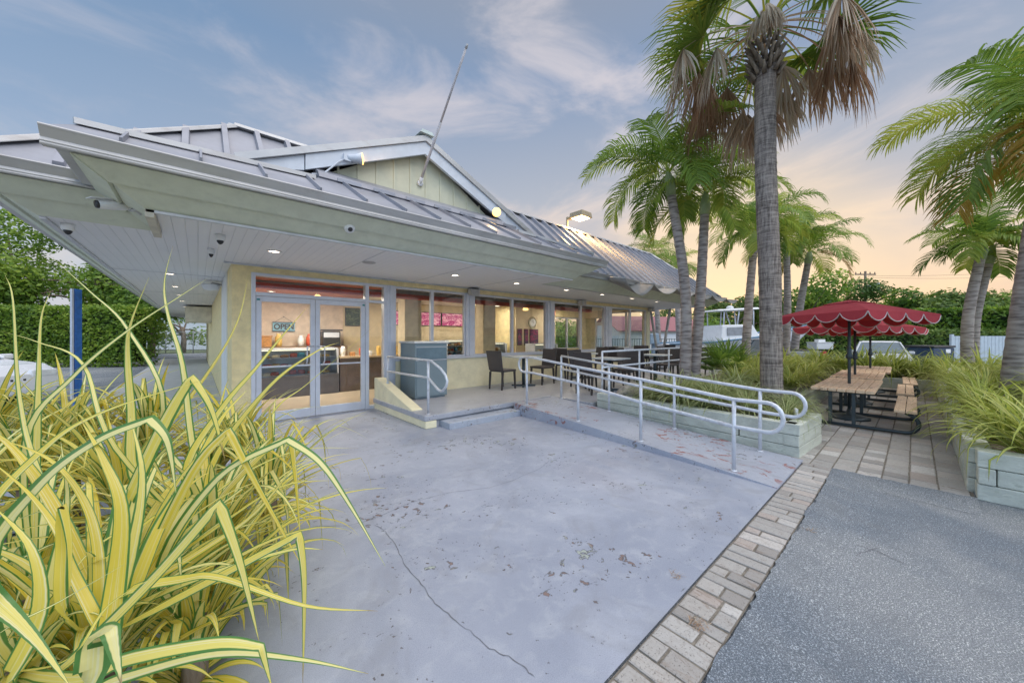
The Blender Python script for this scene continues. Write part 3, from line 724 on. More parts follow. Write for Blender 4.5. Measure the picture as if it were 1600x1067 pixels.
# floodlights on the gable
def flood(name, c, d, label, e, base):
    c = Vector(c); d = Vector(d).normalized(); t = thing(name, label, 'floodlight', c)
    g = MB(); g.tube([c - d * .14, c - d * .10, c - d * .02, c + d * .045], [.034, .046, .052, .082], 16); g.build('lamp_body', M_TRIM, t, True)
    g = MB(); g.tube([c + d * .046, c + d * .060, c + d * .066], [.080, .066, .03], 16); g.build('lens', emit('flood_glow', (1., .52, .13), 4.), t, True)
    g = MB(); b = Vector(base); m = c - d * .14
    g.tube([m, m.lerp(b, .25), m.lerp(b, .7) + Vector((0, 0, -.07)), b], .011, 6); g.box(m.x - .05, m.x + .04, m.y - .03, m.y + .05, m.z - .05, m.z + .04); g.build('conduit', M_TRIM, t)
    l = bpy.data.lights.new('flood', 'SPOT'); l.energy = e; l.color = (1, .62, .25); l.spot_size = R(120); l.spot_blend = .7; l.shadow_soft_size = .06
    o = bpy.data.objects.new('flood', l); COL.objects.link(o); o.location = c + d * .09; o.rotation_euler = d.to_track_quat('-Z', 'Y').to_euler()
def yp(x, y, Y):
    r = (x - 800) / FPX; dy = r * EY[0] + EY[1]; f = Y / dy; return px(x, y, f)
flood('floodlight', yp(560, 248, 5.08), (.86, -.30, .10), 'lit orange floodlight on a curved conduit on the left slope of the gable', 6, yp(487, 272, 5.12))
flood('floodlight', yp(775, 331, 5.06), (-.35, -.75, -.45), 'lit orange floodlight at the right foot of the gable', 8, yp(781, 322, 5.14))
# flag pole
a = Vector((2.69, 5.30, 3.885)); b = Vector((2.69, 3.98, 5.27)); t = thing('flagpole', 'bare white flagpole slanting out from the middle of the gable', 'flagpole', a)
g = MB(); g.tube([a, a.lerp(b, .5)], .022, 8); g.tube([a.lerp(b, .49), b], .016, 8); g.build('pole', mat('pole_paint', (.50, .48, .50), .5, var=.2), t, True)
g = MB(); g.tube([b, b + (b - a).normalized() * .05], [.02, .014], 8); g.build('finial', M_GUTTER, t, True)
g = MB(); g.tube([a - (b - a).normalized() * .01, a + (b - a).normalized() * .10], .030, 10); g.lathe([(.05, 5.275), (.05, 5.296)], (a.x, 0, a.z), 12, 'y'); g.build('socket', M_WHITE, t, True)
# box lamp on the ridge
t = thing('roof_lamp', 'lit bronze box lamp on a short post above the roof ridge', 'outdoor lamp', (8.4, 7.0, 4.65))
g = MB(); g.tube([(8.42, 7.0, 4.68), (8.42, 7.0, 5.02)], .035, 8); g.box(8.40, 8.60, 6.96, 7.03, 4.98, 5.03); g.build('post', mat('bronze_metal', (.40, .33, .22), .5, .2), t)
g = MB(); g.hexa([(8.46, 6.47, 4.99), (8.96, 6.47, 4.99), (8.96, 6.97, 4.99), (8.46, 6.97, 4.99)], [(8.48, 6.49, 5.15), (8.94, 6.49, 5.15), (8.94, 6.95, 5.15), (8.48, 6.95, 5.15)]); g.build('housing', MATS['bronze_metal'], t, bevel=.012)
g = MB(); g.box(8.52, 8.90, 6.53, 6.91, 4.978, 4.988); g.build('diffuser', emit('box_lamp_glow', (1, .78, .42), 12.), t)
l = bpy.data.lights.new('roof_lamp', 'AREA'); l.energy = 50; l.color = (1, .58, .20); l.size = .35
o = bpy.data.objects.new('roof_lamp', l); COL.objects.link(o); o.location = (8.7, 6.70, 4.96)
# box speakers under the soffit
for x, w in ((4.9, 'above the first grey window pillar'), (9.05, 'in the middle of the patio front'), (13.5, 'at the far glass corner')):
    t = thing('wall_speaker', 'small grey box speaker on the wall ' + w, 'speaker', (x, 7.02, 2.45), 'box speakers under the soffit')
    g = MB(); g.hexa([(x - .11, 6.83, 2.37), (x + .11, 6.83, 2.37), (x + .10, 7.03, 2.40), (x - .10, 7.03, 2.40)], [(x - .12, 6.86, 2.53), (x + .12, 6.86, 2.53), (x + .11, 7.03, 2.53), (x - .11, 7.03, 2.53)]); g.build('cabinet', M_GUTTER, t, bevel=.01)
    g = MB(); g.box(x + .123, x + .14, 6.87, 7.05, 2.40, 2.56); g.build('bracket', M_ALU, t)
t = thing('wall_lamp', 'round white wall lamp on the side wall just under the soffit', 'wall lamp', (.3, 9.6, 2.4))
g = MB(); g.lathe([(.02, 0), (.12, .03), (.15, .10), (.15, .13)], (.20, 9.7, 2.36), 14); g.build('lamp_shade', M_WHITE, t, True)
g = MB(); g.tube([(.20, 9.7, 2.48), (.22, 9.7, 2.53), (.39, 9.7, 2.5)], .015, 6); g.build('bracket', M_GUTTER, t, True)
# grey shade cloth sagging in scallops along the right eave
t = thing('shade_canopy', 'grey fabric canopy sagging in scallops along the right-hand eave', 'canopy', (11, 4.9, 2.85))
xs = [7.55, 8.95, 10.3, 11.65, 13.0, 14.35, 15.55]
M_CLOTH = mat('shade_cloth', (.33, .32, .31), .9, var=.1, scale=6, bump=.2, bscale=200)
for k, (a, b) in enumerate(zip(xs[:-1], xs[1:])):
    g = MB(); n = 12; rows = 5; sag = (.34, .20, .17, .16, .15, .14)[k]
    for j in range(rows + 1):
        v = j / rows
        for i in range(n + 1):
            u = i / n; s_ = math.sin(math.pi * u) ** .85 * sag * (.35 + .65 * v)
            g.v.append((a + (b - a) * u, 5.10 - .58 * v, 2.86 - .09 * v - s_))
    for j in range(rows):
        for i in range(n): o_ = j * (n + 1) + i; g.face((o_, o_ + 1, o_ + n + 2, o_ + n + 1))
    o = g.build('fabric_panel', M_CLOTH, t, True); sm = o.modifiers.new('thick', 'SOLIDIFY'); sm.thickness = .006
for x in xs:
    g = MB(); g.tube([(x, 5.14, 2.885), (x, 4.50, 2.785)], .014, 8); g.build('rafter', M_GUTTER, t, True)
# slanting roof prop
t = thing('roof_prop', 'pair of slanting grey pipes meeting in a V under the far eave', 'roof support', (15, 7.3, .2))
for y in (7.75, 6.87):
    g = MB(); g.tube([(15, 7.3 + (.04 if y > 7.3 else -.04), .2), (15, y, 2.57)], .055, 10); g.build('pipe', M_GUTTER, t, True)
g = MB(); g.box(14.85, 15.15, 7.15, 7.45, .197, .22); g.build('base_plate', M_GUTTER, t)

# ================================================================== INTERIOR
M_FLOOR = mat('tan_floor', (.50, .42, .32), .35, var=.12, scale=3)
M_IWALL = mat('warm_wall', (.72, .60, .40), .8, var=.06); M_PINKW = mat('peach_wall', (.68, .56, .45), .7, var=.12, scale=6)
g = MB(); g.box(.6, 8.4, 7.28, 11.2, -.02, .02); g.box(8.4, 13.4, 7.28, 9.6, -.02, .02); g.build('shop_floor', M_FLOOR, B)
g = MB(); g.box(3.3, 8.4, 8.1, 11.19, 2.50, 2.54); g.box(8.4, 13.4, 8.1, 9.59, 2.50, 2.54); g.build('shop_ceiling', mat('ceiling_white', (.80, .76, .66), .8), B)
g = MB(); g.box(3.3, 13.4, 7.28, 7.9, 2.50, 2.54); g.box(.6, 10.9, 7.88, 7.899, 2.40, 2.54); g.build('shop_ceiling', mat('ceiling_grey', (.30, .28, .27), .8), B)
g = MB(); g.box(.6, 3.3, 7.28, 11.19, 2.44, 2.54); g.build('shop_ceiling', mat('rust_ceiling', (.42, .13, .07), .5, var=.1), B)
g = MB(); g.box(.6, 10.9, 7.9, 8.1, 2.30, 2.54); g.build('red_beam', mat('red_beam_paint', (.40, .065, .045), .5), B)
g = MB(); g.box(.6, 3.2, 11.12, 11.19, .02, 2.44); g.build('back_wall', M_PINKW, B)
g = MB(); g.box(3.2, 8.39, 11.1, 11.19, .02, 2.5); g.box(8.61, 10.75, 9.55, 9.595, .02, 2.5); g.build('back_wall', M_IWALL, B)
for x in (3.95, 6.3):
    g = MB(); g.box(x - .22, x + .22, 8.12, 8.5, .02, 2.5); g.build('column', mat('column_paint', (.66, .57, .40), .7, var=.1, dirt=.2, dirtcol=(.45, .36, .2)), B, bevel=.01)
g = MB(); g.box(12.7, 13.4, 8.9, 9.58, 2.2, 2.5); g.build('bulkhead', M_IWALL, B)
def alight(p, e, sx, sy, col=(1, .89, .74)):
    l = bpy.data.lights.new('shop_light', 'AREA'); l.shape = 'RECTANGLE'; l.size = sx; l.size_y = sy; l.energy = e; l.color = col
    o = bpy.data.objects.new('shop_light', l); COL.objects.link(o); o.location = p
for p, e, w in (((5.3, 9.5, 2.48), 120, 'before the menu screens'), ((7.5, 9.6, 2.48), 105, 'behind the second column'), ((10.5, 8.7, 2.48), 105, 'over the dining tables')):
    alight(p, e, 1.1, .55)
    t = thing('ceiling_panel', 'lit white ceiling light panel inside the shop, ' + w, 'ceiling light', (p[0], p[1], p[2]), 'light panels inside the shop')
    g = MB(); g.box(p[0] - .58, p[0] + .58, p[1] - .3, p[1] + .3, p[2] + .003, p[2] + .018); g.build('frame', M_WHITE, t)
    g = MB(); g.box(p[0] - .54, p[0] + .54, p[1] - .26, p[1] + .26, p[2] + .0, p[2] + .002); g.build('diffuser', emit('panel_glow', (1, .92, .75), 3.), t)
alight((2.0, 9.2, 2.42), 85, 1.1, .55)
for q, w in (((1.25, 9.7, 2.44), 'left one over the pastry case'), ((1.75, 9.1, 2.44), 'right one over the pastry case')): downlight('recessed_light', q, 'small round lit light in the rust-red shop ceiling, ' + w, 'lights in the rust-red ceiling')
# OPEN sign
t = thing('open_sign', 'blue OPEN sign with black letters hanging on the peach wall behind the left door', 'sign', (1.71, 11.08, 1.66))
g = MB(); g.box(1.46, 1.96, 11.07, 11.10, 1.55, 1.78); g.build('board', mat('sign_blue', (.22, .45, .58), .6, var=.05), t)
me = text_mesh('OPEN', .20); me.transform(Matrix.Rotation(R(90), 4, 'X')); me.materials.append(M_BLACK)
o = bpy.data.objects.new('lettering', me); COL.objects.link(o); o.parent = t; o.location = (0, -.018, 0); o.scale = (.88, 1, 1)
g = MB(); g.box(1.45, 1.97, 11.066, 11.069, 1.765, 1.79); g.box(1.45, 1.97, 11.066, 11.069, 1.54, 1.56); g.build('border', mat('sign_edge', (.03, .08, .14), .6), t)
g = MB(); g.tube([(1.5, 11.09, 1.78), (1.71, 11.09, 1.93), (1.92, 11.09, 1.78)], .004, 5); g.lathe([(.014, -.01), (.014, .0)], (1.71, 11.1, 1.93), 8, 'y'); g.build('hanger', M_STEEL, t)
# menu screens
def screen_mat(name, a, b, s=.9):
    m, nt, p = new_mat(name); v = _vec(nt, (3, 1, 6))
    n = _noise(nt, v, 2.2, 6, .7, 1.5)
    c = _mix(nt, _range(nt, n, .42, .62), a, b); nt.links.new(c, p.inputs['Base Color']); nt.links.new(c, p.inputs['Emission Color']); p.inputs['Emission Strength'].default_value = s; p.inputs['Roughness'].default_value = .25
    return m
M_SCR = screen_mat('menu_screen', (.40, .015, .15), (.80, .42, .52), .3); M_GRN = screen_mat('green_board', (.012, .03, .02), (.10, .13, .06), .12)
for a, b, w, mm in ((4.55, 5.35, 'pink lit menu screen half hidden behind the first column', M_SCR), (5.5, 6.42, 'pink lit menu screen in the middle of the back wall', M_SCR), (6.45, 7.35, 'pink lit menu screen on the right of the back wall', M_SCR), (3.24, 3.9, 'dark green menu board on the back wall behind the right door', M_GRN)):
    z0, z1 = (1.77, 2.24) if mm is M_SCR else (1.72, 2.25)
    t = thing('menu_board', w, 'menu board', (a, 11.05, z0), 'menu boards on the back wall')
    g = MB(); g.box(a, b, 11.055, 11.095, z0, z1); g.build('frame', M_BLACK, t)
    g = MB(); g.box(a + .02, b - .02, 11.045, 11.054, z0 + .02, z1 - .02); g.build('screen', mm, t)
# pastry cases, racks and the counter
PAST = [mat('bread_crust', (.50, .24, .08), .6, var=.3, scale=20), mat('cream_cake', (.80, .70, .52), .6, var=.1), mat('fruit_tart', (.60, .10, .05), .4, var=.3, scale=20), mat('blue_box', (.08, .35, .55), .5), mat('yellow_pastry', (.75, .50, .14), .6, var=.2, scale=20)]
def case(x0, x1, y0, y1, zb, z1, shelves, label, n=7, seed=1):
    rn = random.Random(seed); t = thing('display_case', label, 'display case', ((x0 + x1) / 2, y0, .02), 'lit food cases inside the shop')
    g = MB(); g.box(x0, x1, y0, y1, .02, zb); g.build('base', mat('case_base', (.10, .10, .12), .4), t, bevel=.006)
    g = MB(); g.box(x0, x1, y0 + .12, y1, z1, z1 + .03); g.box(x0, x0 + .03, y0 + .02, y1, zb, z1); g.box(x1 - .03, x1, y0 + .02, y1, zb, z1); g.box(x0 + .03, x1 - .03, y1 - .03, y1, zb, z1); g.build('frame', M_ALU, t)
    g = MB(); g.add([(x0 + .03, y0 + .01, zb), (x1 - .03, y0 + .01, zb), (x1 - .03, y0 + .12, z1), (x0 + .03, y0 + .12, z1)], [(0, 1, 2, 3)]); g.build('glass_front', M_GLASS, t)
    g = MB(); g.box(x0 + .05, x1 - .05, y0 + .16, y0 + .19, z1 - .02, z1 - .004); g.build('lamp_strip', emit('case_glow', (1, .86, .6), 2.), t)
    for k in range(shelves):
        z = zb + (z1 - zb) * k / shelves + .015
        g = MB(); g.box(x0 + .04, x1 - .04, y0 + .14 + .0 * k, y1 - .04, z - .012, z); sh = g.build('shelf', M_ALU, t)
        for q in range(n):
            cx = x0 + .12 + (x1 - x0 - .24) * (q + .5) / n + rn.uniform(-.02, .02); cy = y0 + .25 + rn.uniform(0, .1); r = min(.09, (x1 - x0) / n * .42); h = rn.uniform(.04, .11)
            g = MB(); g.lathe([(r * .95, z + .001), (r, z + h * .5), (r * .8, z + h), (r * .2, z + h * 1.1)], (cx, cy, 0), 10); g.build('pastry', rn.choice(PAST), sh, True)
case(.95, 2.62, 9.45, 10.1, .50, 1.10, 3, 'long glass pastry case with lit shelves behind the glass doors', 8, 4)
case(6.15, 7.05, 10.2, 10.75, .72, 1.25, 3, 'bread case with loaves behind the first wide window', 6, 9)
case(7.6, 8.25, 9.6, 10.05, .60, 1.16, 2, 'small lit cake case left of the dark wall windows', 4, 5)
case(8.75, 9.95, 8.7, 9.2, .55, 1.12, 2, 'low lit cake case beneath the round clock', 6, 12)
t = thing('shop_counter', 'dark brown counter with a pale top right of the pastry case', 'counter', (3.1, 9.5, .02))
g = MB(); g.box(2.66, 4.6, 9.5, 10.1, .02, .86); g.build('front_panel', mat('counter_brown', (.13, .10, .09), .5, var=.2), t); g = MB(); g.box(2.64, 4.62, 9.46, 10.12, .86, .90); g.build('worktop', mat('counter_top', (.55, .42, .28), .4), t)
t = thing('coffee_machine', 'dark coffee machine on the back shelf right of the OPEN sign', 'coffee machine', (2.7, 10.7, 1.15))
g = MB(); g.box(2.5, 2.95, 10.5, 10.9, 1.15, 1.55); g.box(2.46, 2.99, 10.42, 10.9, 1.56, 1.60); g.build('body', M_BLACK, t, bevel=.015); g = MB(); g.box(2.53, 2.92, 10.49, 10.499, 1.38, 1.52); g.build('panel', M_ALU, t)
t = thing('back_shelf', 'long shelf of jars and boxes against the peach wall', 'shelf', (1.9, 10.9, .02))
g = MB(); g.box(.65, 3.15, 10.55, 11.1, .02, 1.15); g.build('cabinet', mat('shelf_wood', (.25, .17, .11), .5, var=.2), t)
rn = random.Random(5)
for k, x in enumerate((.75, .98, 1.25, 1.55, 2.05, 2.25)):
    w = ['leftmost tall red', 'short brown', 'wide wicker', 'tan', 'white', 'small red'][k]
    g = MB(); h = rn.uniform(.15, .34); 
    if k == 2: g.box(x - .14, x + .14, 10.7, 10.9, 1.151, 1.40); g.box(x - .16, x + .16, 10.68, 10.92, 1.40, 1.43)
    else: g.lathe([(.07, 1.151), (.08, 1.16 + h * .3), (.075, 1.15 + h * .75), (.045, 1.15 + h * .85), (.05, 1.15 + h)], (x, 10.8, 0), 12)
    tag(g.build('jar' if k != 2 else 'basket', [PAST[2], PAST[0], PAST[0], PAST[4], M_WHITE, PAST[2]][k], org=(x, 10.8, 1.15), smooth=k != 2), w + ' ' + ('basket' if k == 2 else 'jar') + ' on the shelf along the peach wall', 'basket' if k == 2 else 'jar', 'goods on the back shelf')
rn = random.Random(15)
for k in range(8):
    x = 2.8 + k * .23; c = ['white paper cup', 'brown paper bag', 'red tin', 'stack of white cups', 'tan loaf', 'clear-topped cake', 'yellow box', 'dark jar'][k]; h = rn.uniform(.10, .26); g = MB()
    if k in (1, 6): g.box(x - .06, x + .06, 9.7, 9.8, .901, .90 + h)
    else: g.lathe([(.05, .901), (.065, .90 + h * .5), (.06, .90 + h * .85), (.03, .90 + h)], (x, 9.75, 0), 10)
    tag(g.build('counter_item', [M_WHITE, PAST[0], PAST[2], M_WHITE, PAST[4], PAST[1], PAST[4], M_BLACK][k], org=(x, 9.75, .9)), c + ' standing on the dark counter behind the right door', 'counter item', 'goods on the counter')
# clock, posters, hanging lamps
t = thing('wall_clock', 'round wall clock with a pale wreath rim on the dining room wall', 'clock', (9.42, 9.53, 1.92))
g = MB(); g.lathe([(.20, 9.50), (.20, 9.54), (.15, 9.49), (.15, 9.53), (.20, 9.53), (.20, 9.50)], (9.42, 0, 1.92), 24, 'y', cap=False); g.build('rim', mat('clock_rim', (.42, .40, .28), .7), t, True)
g = MB(); g.lathe([(.145, 9.485), (.145, 9.50)], (9.42, 0, 1.92), 20, 'y'); g.build('clock_face', M_WHITE, t)
g = MB(); g.box(9.414, 9.426, 9.475, 9.483, 1.92, 2.02); g.box(9.42, 9.49, 9.475, 9.483, 1.914, 1.926); g.build('hand', M_BLACK, t)
for a, b, w in ((8.68, 8.9, 'narrow dark poster with a purple picture left of the clock'), (9.02, 9.22, 'dark poster with a red band beneath the clock'), (9.3, 9.75, 'wide dark poster with a red band right of the clock')):
    t = thing('wall_poster', w, 'poster', (a, 9.53, 1.1), 'posters on the dining room wall')
    g = MB(); g.box(a, b, 9.53, 9.548, 1.08, 1.68); g.build('backing', M_BLACK, t)
    g = MB(); g.box(a + .02, b - .02, 9.52, 9.529, 1.10, 1.66); g.build('picture', screen_mat('poster_print', (.05, .05, .09), (.40, .06, .14), .05), t)
for p, w in (((1.95, 8.6, 2.44), 'over the pastry case'), ((8.05, 8.45, 2.50), 'beside the second column')):
    t = thing('pendant_lamp', 'small hanging lamp with a glowing amber shade ' + w, 'pendant lamp', p, 'amber hanging lamps')
    x, y, z = p
    g = MB(); g.tube([(x, y, z), (x, y, z - .12)], .012, 6); g.lathe([(.05, z - .02), (.05, z)], (x, y, 0), 10); g.build('stem', M_BLACK, t)
    g = MB(); g.lathe([(.09, z - .24), (.085, z - .17), (.03, z - .12)], (x, y, 0), 14); g.build('lamp_shade', emit('amber_glow', (1, .62, .2), 2.2), t, True)
    if y < 8.5:
        g = MB()
        for k in range(4): g.obox((x + .32 * math.cos(k * 1.57 + .4), y + .32 * math.sin(k * 1.57 + .4), z - .07), (.5, .11, .012), k * 1.57 + .4)
        g.build('fan_blades', mat('fan_wood', (.16, .10, .06), .5), t)
t = thing('exit_sign', 'small red lit sign high on the dining room back wall', 'exit sign', (10.2, 9.5, 2.38))
g = MB(); g.box(10.35, 10.68, 9.50, 9.548, 2.26, 2.42); g.build('housing', emit('exit_red', (.9, .18, .06), .8), t)

# ================================================================== RAILINGS
def rail_thing(label, loc): return thing('handrail', label, 'railing', loc, 'painted pipe handrails')
def halfloop(c, r, sgn, x, n=10):
    """half circle in the y-z plane at x, from top to bottom, bulging towards sgn*y"""
    return [Vector((x, c[0] + sgn * r * .9 * math.sin(math.pi * k / n), c[1] + r * math.cos(math.pi * k / n))) for k in range(n + 1)]
def ramp_rail(label, xs, pts, posts, upper_loop):
    """pts: (y, ztop, zlow) from foot of ramp upwards"""
    X = lambda y: xs[0] + (xs[1] - xs[0]) * (y - 1.2) / 3.5
    t = rail_thing(label, (X(2.5), 2.5, ramp_z(2.5)))
    y0, a0, b0 = pts[0]; y1, a1, b1 = pts[-1]
    path = [Vector((X(y), a, 0)) for y, a, b in []]
    top = [Vector((X(y), y, a)) for y, a, b in pts]; low = [Vector((X(y), y, b)) for y, a, b in pts]
    lo_loop = halfloop((y0, (a0 + b0) / 2), (a0 - b0) / 2, -1, X(y0))
    P = list(reversed(top)) + lo_loop[1:-1] + low
    if upper_loop:
        up = halfloop((y1, (a1 + b1) / 2), (a1 - b1) / 2, 1, X(y1)); P = P + list(reversed(up))[1:]
    g = MB(); g.tube(P, .0205, 10); g.build('rail', M_RAIL, t, True)
    for y, zt in posts:
        g = MB(); g.tube([(X(y), y, ramp_z(y) - .005), (X(y), y, zt - .012)], .0205, 10); g.lathe([(.034, ramp_z(y)), (.03, ramp_z(y) + .012), (.021, ramp_z(y) + .014)], (X(y), y, 0), 12)
        g.build('post', M_RAIL, t, True)
    return t
ramp_rail('near pipe handrail along the open left edge of the ramp, looped at both ends', (4.15, 4.44), [(.95, .775, .49), (1.24, .765, .487), (2.32, .867, .575), (3.39, .947, .70), (4.44, 1.038, .772), (4.72, 1.038, .772)],
          [(1.24, .765), (2.32, .867), (3.39, .947), (4.62, 1.038)], True)
ramp_rail('far pipe handrail of the ramp beside the timber planter', (5.09, 5.36), [(.93, .775, .50), (1.24, .77, .507), (2.31, .85, .58), (3.46, .93, .68), (4.6, 1.03, .78)],
          [(1.24, .77), (2.31, .85), (3.46, .93), (4.6, 1.03)], False)
t = rail_thing('short pipe handrail on the cream cheek wall by the steps, bent down at its end', (2.72, 5.8, .2))
x = 2.70
g = MB(); P = [(x, 6.62, 1.03), (x, 5.05, 1.04), (x, 4.95, 1.035), (x, 4.66, .934), (x, 4.52, .85), (x, 4.47, .77), (x, 4.50, .69), (x, 4.60, .615), (x, 4.66, .605), (x, 4.74, .62), (x, 5.037, .768), (x, 6.62, .75)]
g.tube(P, .0195, 10); g.build('rail', M_RAIL, t, True)
for y, zb in ((6.62, .53), (5.037, .2)):
    g = MB(); g.tube([(x, y, zb - .01), (x, y, 1.035)], .0205, 10); g.lathe([(.034, zb), (.03, zb + .012), (.021, zb + .014)], (x, y, 0), 12); g.build('post', M_RAIL, t, True)
t = rail_thing('long straight pipe handrail between the patio chairs and the planter', (8.5, 3.95, .2))
for z in (1.12, .82):
    g = MB(); g.tube([(5.78, 3.95, z), (13.4, 3.95, z)], .0205, 10); g.build('rail', M_RAIL, t, True)
for x in (5.78, 7.16, 8.55, 9.95, 11.4, 12.8):
    g = MB(); g.tube([(x, 3.95, .195), (x, 3.95, 1.12)], .0205, 10); g.build('post', M_RAIL, t, True)

# ================================================================== LITTER BIN
M_BIN = mat('bin_blue_grey', (.20, .265, .30), .45, var=.05, scale=2)
t = thing('litter_bin', 'large blue-grey litter bin cabinet with a white lid beside the step rail', 'litter bin', (3.45, 6.6, .2))
g = MB(); g.box(3.10, 3.80, 6.30, 6.96, .23, 1.275); g.box(3.13, 3.77, 6.33, 6.93, .2, .23); g.build('cabinet', M_BIN, t, bevel=.008)
g = MB(); g.box(3.075, 3.825, 6.275, 6.985, 1.277, 1.315); g.build('lid', mat('bin_lid', (.62, .65, .66), .5), t, bevel=.008)
g = MB(); g.box(3.125, 3.775, 6.283, 6.298, .25, .93); g.build('door', M_BIN, t, bevel=.004)
g = MB(); g.box(3.115, 3.785, 6.285, 6.298, .945, .957); g.box(3.12, 3.78, 6.292, 6.299, 1.20, 1.207); g.build('edge_strip', M_ALU, t)
g = MB(); g.hexa([(3.13, 6.288, .97), (3.77, 6.288, .97), (3.77, 6.299, .97), (3.13, 6.299, .97)], [(3.13, 6.292, 1.19), (3.77, 6.292, 1.19), (3.77, 6.299, 1.19), (3.13, 6.299, 1.19)]); g.build('flap', mat('bin_flap', (.12, .19, .24), .45), t, bevel=.002)

# ================================================================== PATIO FURNITURE
def wicker():
    m, nt, p = new_mat('dark_wicker'); v = _vec(nt)
    w = nt.nodes.new('ShaderNodeTexWave'); w.wave_type = 'BANDS'; w.bands_direction = 'Z'; w.inputs['Scale'].default_value = 22; w.inputs['Distortion'].default_value = .6; nt.links.new(v, w.inputs[0])
    n = _noise(nt, v, 60, 3, .6)
    c = _mix(nt, _math(nt, 'MULTIPLY', w.outputs[1], n), (.035, .032, .036), (.12, .11, .115)); nt.links.new(c, p.inputs['Base Color']); p.inputs['Roughness'].default_value = .5
    _bump(nt, p, w.outputs[1], .5, .006); return m
M_WICK = wicker(); M_LEG = mat('chair_leg', (.05, .045, .045), .5)
def chair():
    t = thing('patio_chair', 'x', 'chair', (0, 0, 0), 'dark wicker patio chairs')
    g = MB(); g.box(-.20, .24, -.22, .22, .40, .45); g.build('seat', M_WICK, t, bevel=.015)
    g = MB(); g.hexa([(-.235, -.215, .43), (-.195, -.215, .43), (-.195, .215, .43), (-.235, .215, .43)], [(-.315, -.235, .885), (-.285, -.235, .885), (-.285, .235, .885), (-.315, .235, .885)]); g.build('backrest', M_WICK, t, bevel=.012)
    for sx, sy in ((1, 1), (1, -1), (-1, 1), (-1, -1)):
        x, y = (.20 if sx > 0 else -.20), sy * .195
        g = MB(); g.hexa([(x + sx * .03 - .015, y - .015, 0), (x + sx * .03 + .015, y - .015, 0), (x + sx * .03 + .015, y + .015, 0), (x + sx * .03 - .015, y + .015, 0)], [(x - .02, y - .02, .40), (x + .02, y - .02, .40), (x + .02, y + .02, .40), (x - .02, y + .02, .40)]); g.build('leg', M_LEG, t)
    return t
def patio_table():
    t = thing('patio_table', 'x', 'table', (0, 0, 0), 'square patio tables')
    g = MB(); g.box(-.33, .33, -.33, .33, .70, .73); g.build('tabletop', mat('grey_tabletop', (.56, .60, .62), .35, var=.08), t, bevel=.006)
    g = MB(); g.tube([(0, 0, .02), (0, 0, .70)], .04, 12); g.build('pedestal', M_STEEL, t, True)
    g = MB()
    for k in range(4): g.obox((.14 * math.cos(k * 1.5708 + .78), .14 * math.sin(k * 1.5708 + .78), .02), (.30, .06, .04), k * 1.5708 + .78)
    g.build('base', M_STEEL, t, bevel=.008)
    return t
ct, tt = chair(), patio_table(); fc = ft = True
TB = [(5.98, 6.35, 'by the wall, first from the bin', 1), (8.35, 6.4, 'by the wall, second from the bin', 1), (10.7, 6.4, 'by the wall, third from the bin', 1), (12.75, 6.35, 'by the wall at the far glass corner', 1),
      (6.95, 4.55, 'by the railing, nearest the ramp', 1), (9.15, 4.6, 'by the railing, second from the ramp', 1), (11.5, 4.6, 'by the railing behind the palm trunks', 1)]
rn = random.Random(11)
for k, (x, y, w, q) in enumerate(TB):
    lb = 'square grey pedestal table ' + w
    if ft: ft = False; tt.location = (x, y, .2); tt['label'] = lb
    else: dup(tt, (x, y, .2), rn.uniform(-.06, .06), lb)
    for sx in (-1, 1):
        side = 'left of the table ' if sx < 0 else 'right of the table '
        lb = 'dark wicker chair ' + side + w; p = (x + sx * (.66 + rn.uniform(-.03, .05)), y + rn.uniform(-.06, .06), .2); rz = (0 if sx < 0 else math.pi) + rn.uniform(-.15, .15)
        if fc: fc = False; ct.location = p; ct.rotation_euler = (0, 0, rz); ct['label'] = lb
        else: dup(ct, p, rz, lb)
    if k in (4, 5, 6):
        dup(ct, (x + rn.uniform(-.05, .05), y + .72, .2), -math.pi / 2 + rn.uniform(-.15, .15), 'dark wicker chair behind the table ' + w)

# ================================================================== TIMBER PLANTERS
M_TIMB = mat('sage_timber', (.57, .60, .53), .75, var=.14, scale=3, stretch=(.5, 2, 4), bump=.7, bscale=14, dirt=.75, dirtcol=(.30, .33, .27), dscale=6)
def timber_wall(label, p0, p1, courses, h=.135, w=.15, z0=-.02, seed=0, step=1.9):
    """stacked square timbers from p0 to p1, each course laid broken"""
    rn = random.Random(seed); p0 = Vector((*p0, 0)); p1 = Vector((*p1, 0)); L_ = (p1 - p0).length; d = (p1 - p0) / L_; a = math.atan2(d.y, d.x)
    t = thing('timber_planter', label, 'planter wall', tuple(p0), 'sage green timber planters')
    for k in range(courses):
        s = 0 if k % 2 == 0 else -rn.uniform(.3, 1.2); 
        while s < L_ - .02:
            e = min(s + step * rn.uniform(.7, 1.1), L_); s0 = max(s, 0)
            if L_ - e < .25: e = L_
            if e - s0 > .05:
                m = p0 + d * ((s0 + e) / 2); g = MB(); g.obox((m.x + rn.uniform(-.006, .006), m.y + rn.uniform(-.006, .006), z0 + h * (k + .5)), (e - s0 - .006, w + rn.uniform(-.01, .006), h - .005), a + rn.uniform(-.004, .004))
                g.build('timber', M_TIMB, t, bevel=.009)
            s = e
    return t
timber_wall('long sage timber planter wall running up beside the ramp', (5.335, .92), (5.55, 3.86), 3, seed=1, z0=-.02)
timber_wall('short end of the sage timber planter at the foot of the ramp, facing the pavers', (5.26, .97), (6.25, .90), 3, seed=2)
timber_wall('low sage timber planter wall behind the picnic tables, left side', (7.9, 1.50), (14.2, 1.42), 2, h=.15, seed=3)
timber_wall('sage timber planter wall closing the far end of the picnic pavers', (14.25, 1.5), (14.25, -.45), 2, h=.15, seed=4)
